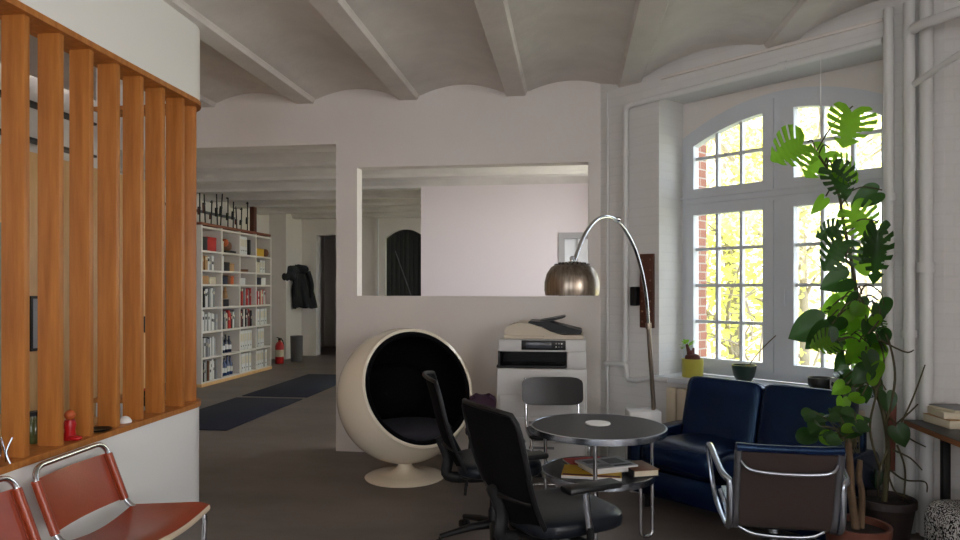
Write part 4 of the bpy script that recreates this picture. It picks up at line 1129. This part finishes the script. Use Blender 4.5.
# ------------------------------------------------------------------ bookcase in the room behind
XBF = atz(271, 369, 0).x                        # front plane
DPB = .36
YB1 = aty(271, 300, 1).y if False else XBF / ((((271 - 480) / FOC) * cos(TH) - sin(TH))) * (cos(TH) + (271 - 480) / FOC * sin(TH))
PIT = .61
YB0 = YB1 - 4 * PIT
ZSH = [.05, .43, .83, 1.2, 1.56, 1.78, 2.08, 2.45]
t = thing('bookcase', 'tall white bookcase of square compartments along the back room wall', 'bookcase', (XBF, YB0, 0))
for k in range(5): MB().bx((-DPB, PIT * k - .018, .05), (0, PIT * k + .018, ZSH[-1] + .03), .002).build('upright', SHELFW, t)
for z in ZSH: MB().bx((-DPB, 0, z - .015), (-.002, PIT * 4, z + .015), .002).build('shelf', SHELFW, t)
MB().bx((-DPB, 0, .05), (-DPB + .012, PIT * 4, 2.46)).build('back_panel', SHELFW, t, smooth=0)
MB().bx((-DPB + .02, -.03, 0), (.012, PIT * 4 + .02, .05), .003).build('plinth', BIRCHL, t)
tag(MB().bx((XBF - DPB, YB0 - .03, 2.481), (XBF + .01, YB1 - .02, 2.52), .004).build('plank', mat('red_plank', rgb(132, 74, 48), .6, var=.3)), 'long reddish plank lying on the top of bookcase', 'plank')
random.seed(33)
NAMES = {'white': 'white', 'black': 'black', 'grey': 'grey', 'red': 'red', 'maroon': 'dark red', 'blue': 'blue', 'navy': 'navy', 'tan': 'tan', 'brown': 'brown', 'cream': 'cream', 'orange': 'orange', 'green': 'green', 'yellow': 'yellow', 'silver': 'silver grey'}
ORD = ['first', 'second', 'third', 'fourth', 'fifth', 'sixth', 'seventh', 'eighth', 'ninth', 'tenth', 'eleventh', 'twelfth']
ROWN = ['top row', 'second row', 'third row', 'middle row', 'fifth row', 'sixth row', 'bottom row']
COLN = ['left column', 'second column', 'third column', 'right column']
def cellpos(c, r):      # row 0 = top
    return YB0 + PIT * c + .022, YB0 + PIT * (c + 1) - .022, ZSH[6 - r] + .0155, ZSH[7 - r] - .016
DOT = mat('label_dot', rgb(46, 46, 52), .6)
def shelf_item(kind, c, r, i, y0, w, h, dep, colr, z0=0.0, lean=0.0):
    ya, yb, za, zb = cellpos(c, r)
    nm = {'book': 'book', 'binder': 'binder', 'box': 'storage_box', 'mag': 'magazine_file'}[kind]
    txt = {'book': 'book', 'binder': 'lever-arch binder', 'box': 'box', 'mag': 'magazine'}[kind]
    lab = '%s %s, %s from left in bookcase %s, %s' % (NAMES[colr], txt, ORD[min(i, 11)], COLN[c], ROWN[r])
    x0 = XBF - .03 - random.uniform(0, .03)
    o = thing(nm, lab, {'book': 'book', 'binder': 'binder', 'box': 'box', 'mag': 'magazine'}[kind], (x0, y0 + w / 2, za + z0), 0, {'book': 'books in the bookcase', 'binder': 'binders in the bookcase', 'box': 'boxes in the bookcase', 'mag': 'books in the bookcase'}[kind])
    R_ = rotm('X', lean)
    if kind == 'box':
        MB().bx((-dep, -w / 2, 0), (0, w / 2, h * .86), .006).build('body', BK[colr], o)
        MB().bx((-dep - .003, -w / 2 + .001, h * .8), (.004, w / 2 - .001, h), .005).build('lid', BK[colr], o)
        return o
    MB().bx((-dep + .003, -w / 2 + .003, .004), (-.006, w / 2 - .003, h - .005), 0, R_).build('pages', BK['cream'], o, smooth=0)
    m = MB()
    m.bx((-.006, -w / 2, 0), (0, w / 2, h), .0015, R_); m.bx((-dep, -w / 2, 0), (-.003, -w / 2 + .003, h), 0, R_); m.bx((-dep, w / 2 - .003, 0), (-.003, w / 2, h), 0, R_)
    cv = m.build('cover', BK[colr], o)
    if kind == 'binder':
        MB().lathe([(.013, 0), (.013, .002)], 12, M=TR(.0, 0, .07) @ rotm('Y', pi / 2)).build('finger_hole', DOT, cv)
        MB().bx((0, -w * .32, h * .45), (.0015, w * .32, h * .85)).build('spine_label', BK['cream'], cv, smooth=0)
    elif w > .025 and random.random() < .6:
        zc = h * random.uniform(.5, .8)
        MB().bx((0, -w * .36, zc - .02), (.0012, w * .36, zc + .025), 0, R_).build('spine_label', BK['cream'] if colr not in ('cream', 'white') else BK['black'], cv, smooth=0)
    return o
def row_of(c, r, spec, y=0.0, first=0):
    ya, yb, za, zb = cellpos(c, r); cur = ya + y; H = zb - za
    for i, (kind, colr, w, hf) in enumerate(spec, first):
        if colr == '-': cur += w; continue
        if cur + w > yb: break
        shelf_item(kind, c, r, i, cur, w - .002, H * hf, .23 if kind != 'binder' else .26, colr)
        cur += w
def books(c, r, cols, n, wr=(.025, .05), hr=(.68, .94), y=0.0, kind='book'):
    row_of(c, r, [(kind, cols[k % len(cols)] if k < len(cols) else random.choice(cols), random.uniform(*wr), random.uniform(*hr)) for k in range(n)], y)
def binders(c, r, n, y=0.0, h=.9, w=.083): row_of(c, r, [('binder', 'white', w, h)] * n, y)
# top row
row_of(0, 0, [('box', 'black', .2, .62), ('box', 'red', .27, .66)], .03)
row_of(1, 0, [('box', 'cream', .12, .55)], .02)
binders(2, 0, 4, .02, .92); row_of(2, 0, [('book', 'black', .05, .8)], .4, 4)
row_of(3, 0, [('box', 'yellow', .34, .42)], .06)
# second row
books(0, 1, ['brown', 'tan', 'tan', 'white', 'grey', 'white'], 6, (.05, .08), (.7, .9))
row_of(1, 1, [('box', 'white', .1, .9), ('box', 'black', .18, .55), ('box', 'tan', .16, .5)], .03)
row_of(2, 1, [('box', 'brown', .3, .12)], .05)
row_of(3, 1, [('box', 'cream', .13, .7), ('binder', 'white', .083, .85), ('binder', 'white', .083, .85), ('binder', 'white', .083, .85)], .06)
# third row
row_of(0, 2, [('box', 'tan', .22, .7), ('box', 'cream', .2, .6)], .04)
row_of(1, 2, [('box', 'navy', .2, .7), ('box', 'brown', .1, .8), ('box', 'orange', .12, .75)], .03)
row_of(2, 2, [('box', 'white', .18, .6)], .06)
row_of(3, 2, [('box', 'navy', .22, .7), ('box', 'white', .18, .7)], .04)
# fourth row
books(0, 3, ['white', 'black', 'black', 'white', 'white', 'grey'], 9, (.04, .065), (.82, .95))
row_of(1, 3, [('book', 'white', .03, .7), ('book', 'tan', .04, .75), ('box', 'black', .2, .35)], .02)
books(2, 3, ['red', 'grey', 'red', 'cream', 'grey', 'silver', 'red'], 10, (.035, .06), (.75, .92))
books(3, 3, ['maroon', 'white', 'red', 'white', 'red', 'cream', 'red'], 10, (.04, .06), (.72, .9))
# fifth row
books(0, 4, ['grey', 'white', 'silver', 'white', 'grey'], 11, (.035, .055), (.72, .93))
books(1, 4, ['red', 'black', 'grey', 'cream', 'grey', 'red', 'red', 'black', 'white'], 10, (.04, .06), (.66, .92))
books(2, 4, ['maroon', 'red', 'maroon', 'black', 'white', 'black', 'white', 'maroon'], 10, (.04, .065), (.8, .93))
binders(3, 4, 5, .03, .86, .09)
# sixth row
books(0, 5, ['grey', 'black', 'white', 'black', 'grey', 'silver'], 10, (.035, .06), (.7, .92))
row_of(2, 5, [('mag', 'black', .03, .8)] + [('binder', 'white', .09, .9)] * 5, .02)
binders(3, 5, 4, .02, .9, .09)
# bottom row
books(0, 6, ['grey', 'silver', 'black', 'white', 'grey', 'brown', 'white'], 11, (.035, .055), (.75, .93))
binders(2, 6, 5, .03, .9, .09); binders(3, 6, 5, .03, .9, .09)
# bottles, cups and keepsakes
def bottle(c, r, y, h, rad, colr, lab, i):
    ya, yb, za, zb = cellpos(c, r)
    o = thing('bottle', lab, 'bottle', (XBF - .12, ya + y, za), 0, 'bottles in the bookcase')
    b = MB().lathe([(rad * .95, 0), (rad, .006), (rad, h * .6), (rad * .4, h * .78), (rad * .36, h * .96)], 16).build('body', mat('bottle_' + colr, BK[colr].node_tree.nodes['Principled BSDF'].inputs['Base Color'].default_value[:], .15), o)
    MB().lathe([(rad * 1.01, h * .18), (rad * 1.01, h * .45)], 16, cap=False).build('label', BK['white'], b)
    MB().lathe([(rad * .42, h * .93), (rad * .42, h)], 12).build('cap', BLACK, o)
for i in range(4): bottle(1, 5, .1 + .11 * i, .3 - .03 * (i % 2), .042, 'navy', '%s dark bottle from left in second column, sixth row of bookcase' % ORD[i], i)
for i in range(5): bottle(1, 6, .07 + .1 * i, .33 - .02 * (i % 3), .043, 'blue', '%s blue bottle from left in second column, bottom row of bookcase' % ORD[i], i)
def keep(c, r, y, label, nm, cat, parts, x=-.14):
    ya, yb, za, zb = cellpos(c, r); o = thing(nm, label, cat, (XBF + x, ya + y, za))
    for n_, mb, mt in parts: mb.build(n_, mt, o)
keep(1, 0, .33, 'lumpy orange-brown clay model in bookcase second column, top row', 'clay_model', 'model', [('base', MB().box((0, 0, .02), (.22, .36, .04), .004), BLACK), ('body', MB().sup((0, .02, .12), (.18, .26, .17), .8, .9), BK['brown']), ('head', MB().sup((.04, -.08, .17), (.12, .12, .13), .9, .9), BK['orange'])])
keep(3, 0, .4, 'brown leather ball under the yellow box in bookcase top right', 'ball', 'ball', [('body', MB().sup((.07, .09, .075), (.13, .15, .15), 1, 1), BK['brown'])])
keep(1, 3, .3, 'small golden figure on black box in bookcase second column', 'figurine', 'figurine', [('body', MB().lathe([(.04, .125), (.045, .15), (.03, .22), (.035, .25), (.012, .28)], 16), BK['tan']), ('head', MB().sup((0, 0, .295), (.045, .045, .05), 1, 1), BK['tan'])], -.12)
keep(2, 1, .42, 'small brown bowl in bookcase third column, second row', 'bowl', 'bowl', [('body', MB().lathe([(.03, 0), (.07, .05), (.065, .05), (.02, .01)], 18, cap=False), BK['brown'])])
# clamps hanging from a rail over the bookcase
ZRL = aty(235, 210, (YB0 + YB1) / 2).z
xr = -6.33
tag(MB().bx((xr - .06, YB0 - .2, ZRL - .02), (xr, YB1 + .1, ZRL + .02), .003).build('wall_rail', GREYD), 'long thin grey rail on the wall above the bookcase', 'rail')
random.seed(3)
def clamp(y, z0, z1, lean, lab):
    o = thing('bar_clamp', lab, 'clamp', (XBF - DPB + .03, y, z0), 0, 'bar clamps over the bookcase')
    MB().bx((-.006, -.012, 0), (.006, .012, z1 - z0), .001, rotm('X', lean)).build('bar', BLACK, o)
    MB().bx((-.008, -.05, (z1 - z0) * .9), (.012, .012, (z1 - z0) * .94), .002, rotm('X', lean)).build('jaw', BLACK, o)
    MB().bx((-.008, -.055, (z1 - z0) * .45), (.012, .012, (z1 - z0) * .49), .002, rotm('X', lean)).build('sliding_jaw', BLACK, o)
    MB().tube([rotm('X', lean) @ V((0, -.045, (z1 - z0) * .45)), rotm('X', lean) @ V((0, -.045, (z1 - z0) * .28))], .014, 8).build('grip', PLY if random.random() < .5 else BLACK, o)
for i in range(12):
    y = YB0 + .12 + i * .183 + random.uniform(-.05, .05); zz0 = 2.522
    clamp(y, zz0, zz0 + random.choice([.35, .45, .6, .7, .78]), random.uniform(-.12, .12), 'dark bar clamp over the bookcase, %s from left along the rail' % (ORD[i]))
tag(MB().bx((XBF - DPB + .02, YB1 - .17, 2.521), (XBF - DPB + .1, YB1 - .04, 3.03), .004).build('post', PLY), 'short dark post on the bookcase top right of the clamps', 'post')

# ------------------------------------------------------------------ floor mats, extinguisher, bin, coat
zf = .001
def mat_at(p4, label):
    pts = [atz(x, y, 0) for x, y in p4]
    return tag(MB().prism([(p.x, p.y) for p in pts], zf, .011).build('floor_mat', RUBBER, smooth=0), label, 'mat', 'blue floor mats')
xa, xb = atz(232, 431, 0).x, atz(302, 399.5, 0).x
xl = (atz(247, 398.5, 0).x + atz(296, 375.5, 0).x) / 2
xr_ = (atz(232, 431, 0).x + atz(303, 399.5, 0).x + atz(336, 384, 0).x) / 3
y0, y1, y2, y3 = atz(232, 431, 0).y, atz(302, 399.5, 0).y, atz(302, 397.5, 0).y, atz(330, 375, 0).y
for (a, b, lab) in ((y0, y1, 'dark blue floor mat nearest the camera in the passage'), (y2, y3, 'dark blue floor mat farther back beside the bookcase')):
    tag(MB().bx((xl, a, zf), (xr_, b, .011), .003).build('floor_mat', RUBBER), lab, 'mat', 'blue floor mats')
p = atz(279.5, 363.5, 0)
t = thing('fire_extinguisher', 'red fire extinguisher standing on the floor beside the bookcase', 'fire extinguisher', p)
b = MB().lathe([(.08, 0), (.085, .01), (.085, .36), (.06, .42), (.028, .44), (.028, .47)], 24).build('cylinder', RED, t)
MB().lathe([(.086, .14), (.086, .28)], 24, cap=False).build('label', BK['cream'], b)
MB().bx((-.02, -.03, .47), (.02, .07, .51), .006).build('valve', BLACK, t)
MB().tube([(0, .0, .51), (0, -.12, .535)], .01, 8).build('handle', BLACK, t)
MB().tube(smooth_path([(0, .06, .49), (.02, .12, .44), (.03, .12, .3), (.03, .1, .12)], 6), .011, 8).build('hose', BLACK, t)
p = atz(293, 361, 0) + V((.1, -.05, 0))
t = thing('waste_bin', 'tall grey metal bin beside the fire extinguisher', 'bin', p)
MB().lathe([(.115, 0), (.12, .01), (.13, .52), (.134, .53), (.124, .53), (.11, .02)], 28, cap=False).build('body', mat('bin_grey', rgb(112, 112, 114), .4, .4), t)
MB().lathe([(.11, .012), (.001, .012)], 24, cap=False).build('bottom', GREYD, t)
hk = V((XPI + .02, aty(300, 285, 14.6).y - .55, 2.0))
hk = V((XPI, 14.45, 0))
_unused = V((XPI, XPI / (((301 - 480) / FOC) * cos(TH) - sin(TH)) * (cos(TH) + (301 - 480) / FOC * sin(TH)), 0))
hd_ = hk.dot(FV); ztop = CH - (266 - HY) * hd_ / FOC; zbot = CH - (308 - HY) * hd_ / FOC
t = thing('coat', 'dark jackets hanging in a bunch on the back room pier', 'coat', (XPI, 14.45, ztop), -.55)
MB().tube([(0, 0, -.02), (.07, 0, -.02), (.08, 0, .03)], .01, 8).build('hook', BLACK, t)
DC = mat('dark_coat', rgb(40, 42, 44), .95, var=.4, vscale=9, bump=.6, bscale=9)
DC2 = mat('dark_coat_lining', rgb(52, 56, 58), .95, var=.5, vscale=9, bump=.8, bscale=9)
HC = ztop - zbot
def coatfn(u, v):
    a = 2 * pi * u; f = 1 + .16 * sin(6 * a + 2.5 * v) * (.3 + v) + .08 * sin(11 * a - 3 * v) * v
    return (.09 + (.05 + .1 * v) * cos(a) * f, (.07 + .2 * min(1, v * 1.6)) * sin(a) * f + .1 + .12 * v, -.02 - HC * (v * .97 + .03 * sin(3 * a) * v))
MB().grid(coatfn, 60, 18).build('jacket', DC, t)
def lump(nm, c, sz, mt, sd):
    random.seed(sd); o = MB().sup(c, sz, .9, .9, nu=32, nv=20); ph = [random.uniform(0, 6) for _ in range(6)]
    for v in o.bm.verts:
        d = v.co - V(c); k = 1 + .13 * sin(d.x * 30 + ph[0]) * sin(d.y * 26 + ph[1]) + .12 * sin(d.z * 24 + ph[2] + d.y * 9)
        v.co = V(c) + d * k
    o.build(nm, mt, t)
lump('hood', (.12, -.14, -.16), (.26, .36, .3), DC2, 1)
lump('collar', (.13, .1, -.08), (.24, .3, .2), DC, 2)
lump('scarf', (.16, -.3, -.24), (.14, .16, .2), DC, 3)
MB().tube(smooth_path([(.16, -.08, -.12), (.2, -.1, -.4), (.18, -.06, -.68)], 6), [.06 - .02 * k / 13 for k in range(13)], 10).build('sleeve', DC, t)
MB().tube(smooth_path([(.16, .26, -.12), (.2, .33, -.4), (.18, .34, -.7)], 6), [.06 - .02 * k / 13 for k in range(13)], 10).build('sleeve', DC, t)
# kitchen beyond the far opening
t = thing('kitchen_unit', 'pale kitchen base unit in the dim room beyond the far opening', 'cabinet', ((XK0 + XK1) / 2, 17.395, 0))
w = (XK1 - XK0) + .1
MB().bx((-w / 2, -.55, .08), (w / 2, 0, .86), .004).build('body', WHITE, t)
MB().bx((-w / 2, -.5, 0), (w / 2, 0, .082)).build('plinth', BLACK, t, smooth=0)
for k in range(3):
    d = MB().bx((-w / 2 + w / 3 * k + .006, -.57, .1), (-w / 2 + w / 3 * (k + 1) - .006, -.55, .84), .003).build('door', WHITE, t)
    MB().bx((-w / 2 + w / 3 * k + .04, -.585, .7), (-w / 2 + w / 3 * k + .16, -.57, .715), .002).build('handle', ALU, d)
MB().bx((-w / 2, -.58, .86), (w / 2, 0, .9), .004).build('worktop', BLACK, t)
t = thing('kitchen_cupboard', 'wall cupboard with pale doors above the kitchen worktop', 'cabinet', ((XK0 + XK1) / 2, 17.395, 1.45))
MB().bx((-w / 2, -.33, 0), (w / 2, 0, .8), .004).build('body', GREYD, t)
for k in range(4):
    d = MB().bx((-w / 2 + w / 4 * k + .006, -.35, .01), (-w / 2 + w / 4 * (k + 1) - .006, -.33, .79), .003).build('door', mat('cupboard_door', rgb(176, 170, 166), .5), t)
    MB().bx((-w / 2 + w / 4 * k + .03, -.362, .05), (-w / 2 + w / 4 * k + .05, -.35, .2), .002).build('handle', BLACK, d)
tag(MB().lathe([(.07, 0), (.075, .01), (.07, .2), (.05, .26), (.05, .28)], 18).build('kettle', BLACK, loc=((XK0 + XK1) / 2 - .1, 17.05, .9)), 'small black kettle on the dim kitchen worktop', 'kettle')

# ------------------------------------------------------------------ outside
GZ = -1.2
c0 = cam(4.5, 9, GZ)
gp = [cam(1.5, 6.0, 0), cam(9, -2, 0), cam(60, 10, 0), cam(60, 80, 0), cam(-5, 80, 0), cam(-2, 19, 0)]
struct(MB().prism([(p.x, p.y) for p in gp], GZ - .1, GZ).build('lawn', mat('lawn_green', rgb(170, 170, 130), .9, vscale=2, col2=rgb(196, 190, 150)), smooth=0))
LFO = mat('autumn_leaves', rgb(226, 214, 104), .7, vscale=.9, col2=rgb(206, 208, 104), trans=.45)
LFG = mat('green_leaves', rgb(206, 210, 116), .7, vscale=.9, col2=rgb(176, 192, 96), trans=.45)
BARKO = mat('tree_bark', rgb(158, 146, 128), .9, var=.3, vscale=8)
def tree(p, h, r, trunk_r, mt, label, seed, nl=1600, low=.25):
    random.seed(seed)
    t = thing('tree', label, 'tree', p, 0, 'trees outside the window')
    top = V((random.uniform(-.4, .4), random.uniform(-.4, .4), h * .8))
    MB().tube(smooth_path([(0, 0, -.05), (random.uniform(-.15, .15), 0, h * .3), (top.x * .6, top.y * .6, h * .55), top], 5), [trunk_r * (1 - .75 * k / 16) for k in range(16)], 10).build('trunk', BARKO, t)
    m = MB(); clumps = []
    for k in range(12):
        a = random.uniform(0, 2 * pi); z = h * random.uniform(low, .95); rr = r * random.uniform(.35, 1)
        e = V((rr * cos(a), rr * sin(a), z)); s = V((0, 0, max(.3, z - rr * random.uniform(.3, .8))))
        mid = (s + e) / 2 + V((random.uniform(-.2, .2), random.uniform(-.2, .2), .15))
        m.tube(smooth_path([s, mid, e], 4), [trunk_r * .3 * (1 - .9 * j / 9) + .006 for j in range(9)], 6); clumps.append(e); clumps.append(mid)
        for q in range(2):
            f = mid + V((random.uniform(-.8, .8), random.uniform(-.8, .8), random.uniform(-.1, .7)))
            m.tube([mid, f], [.016, .005], 5); clumps.append(f)
    m.build('branches', BARKO, t)
    vs = []; fs = []
    for k in range(nl):
        c = random.choice(clumps) + V((random.gauss(0, .34), random.gauss(0, .34), random.gauss(0, .3)))
        a = V((random.uniform(-1, 1), random.uniform(-1, 1), random.uniform(-.6, .6))).normalized(); b = a.cross(V((random.uniform(-1, 1), random.uniform(-1, 1), random.uniform(-1, 1)))).normalized()
        s = random.uniform(.05, .1); i = len(vs)
        vs += [c - a * s, c + b * s * .55, c + a * s, c - b * s * .55]; fs.append((i, i + 1, i + 2, i + 3))
    me = bpy.data.meshes.new('foliage'); me.from_pydata(vs, [], fs); me.materials.append(mt)
    o = bpy.data.objects.new('foliage', me); COL.objects.link(o); o.parent = t
def op(px, d): return at(px, d, GZ)
tree(op(733, 13.5), 7.5, 2.6, .16, LFG, 'tree with thick trunk seen through the middle of the left casement', 1, 2000)
tree(op(706, 17), 8, 2.8, .12, LFO, 'yellowing tree beyond the left edge of the window', 2, 2000)
tree(op(770, 16), 8.5, 2.6, .1, LFO, 'yellow autumn tree seen behind the window mullion', 3, 1900)
tree(op(806, 12.5), 7, 2.4, .1, LFG, 'green-yellow tree seen through the right casement beside the monstera', 4, 1900)
tree(op(860, 19), 8, 3.0, .14, LFO, 'yellow tree behind the climbing plant, farthest to the right', 5, 1700)
tree(op(752, 10.6), 2.8, 1.1, .03, LFO, 'young bare-branched sapling close to the left casement', 6, 260, .3)
t = thing('apartment_building', 'pale apartment building far beyond the trees', 'building', op(800, 42), TH)
MB().bx((-14, 0, 0), (14, 9, 9)).build('wall', mat('pale_render', rgb(226, 222, 212), .8), t, smooth=0)
for i in range(7):
    for j in range(3):
        f = MB().bx((-12.6 + 3.9 * i, -.06, 1 + 2.9 * j), (-11 + 3.9 * i, .02, 2.7 + 2.9 * j)).build('window', GREYP, t, smooth=0)
MB().prism([(-14.5, 9), (14.5, 9), (11, 12.5), (-11, 12.5)], -9.5, .5, RX).build('roof', mat('pale_roof', rgb(190, 186, 184), .8), t, smooth=0)
tag(MB().bx((-9, -.1, 0), (9, .1, 1.3)).build('garden_wall', mat('garden_wall', rgb(190, 176, 160), .9, var=.2), loc=op(780, 26), rotz=TH + .1), 'low garden wall at the end of lawn outside', 'wall')

# ------------------------------------------------------------------ daylight
w = bpy.data.worlds.new('sky'); SC.world = w; w.use_nodes = True
bg = w.node_tree.nodes['Background']; bg.inputs[0].default_value = (.8, .89, 1.0, 1); bg.inputs[1].default_value = SKY
def area(name, loc, rot, sx, sy, power, col, portal=False):
    l = bpy.data.lights.new(name, 'AREA'); l.shape = 'RECTANGLE'; l.size = sx; l.size_y = sy; l.energy = power; l.color = col
    if portal: l.cycles.is_portal = True
    o = bpy.data.objects.new(name, l); COL.objects.link(o); o.location = loc; o.rotation_euler = rot
    return o
def aim(d): return V(d).to_track_quat('-Z', 'Z').to_euler()
pc = wl((OP0 + OP1) / 2, .46, 1.95)
area('window_portal', pc, aim(-NV), 1.75, 2.5, 1, (1, 1, 1), True)
for i, (a, b, z0, z1) in enumerate(SIDE_OPS):
    area('daylight_side', (XR + .14, (a + b) / 2, (z0 + z1) / 2), aim((-1, 0, -.0)), b - a - .1, z1 - z0 - .1, PSIDE, (1.0, .94, .9))
for k_, (a, b, z0, z1) in enumerate(FRONT_OPS):
    area('daylight_front', ((a + b) / 2, YF - .16, (z0 + z1) / 2), aim((0, 1, 0)), b - a - .1, z1 - z0 - .1, PFRONT * (1.35 if k_ == 0 else .65), (1.0, .9, .81))
for (a, b, z0, z1) in BOPS:
    area('daylight_and_fill_back', (.78 + .14, (a + b) / 2, (z0 + z1) / 2), aim((-1, 0, 0)), b - a - .1, z1 - z0 - .1, PBACK, (1.0, .94, .92))
s = bpy.data.lights.new('sun', 'SUN'); s.energy = SUN; s.angle = radians(2); s.color = (1, .96, .92)
so = bpy.data.objects.new('sun', s); COL.objects.link(so); so.rotation_euler = aim((.85, .35, -.5))

# ------------------------------------------------------------------ camera
cd = bpy.data.cameras.new('camera'); co = bpy.data.objects.new('camera', cd); COL.objects.link(co)
co.location = (0, 0, CH); co.rotation_euler = (pi / 2, 0, TH)
cd.sensor_width = 36; cd.lens = 36 * FOC / 960; cd.shift_y = (HY - 270) / 960; cd.clip_start = .05; cd.clip_end = 400
SC.camera = co
vs_ = SC.view_settings; vs_.view_transform = 'Standard'; vs_.look = 'None'; vs_.gamma = 1; vs_.use_curve_mapping = False
vs_.exposure = EXPO
SC.cycles.use_denoising = True
SC.cycles.max_bounces = 12; SC.cycles.diffuse_bounces = 8; SC.cycles.transparent_max_bounces = 16
SC.cycles.sample_clamp_indirect = 6
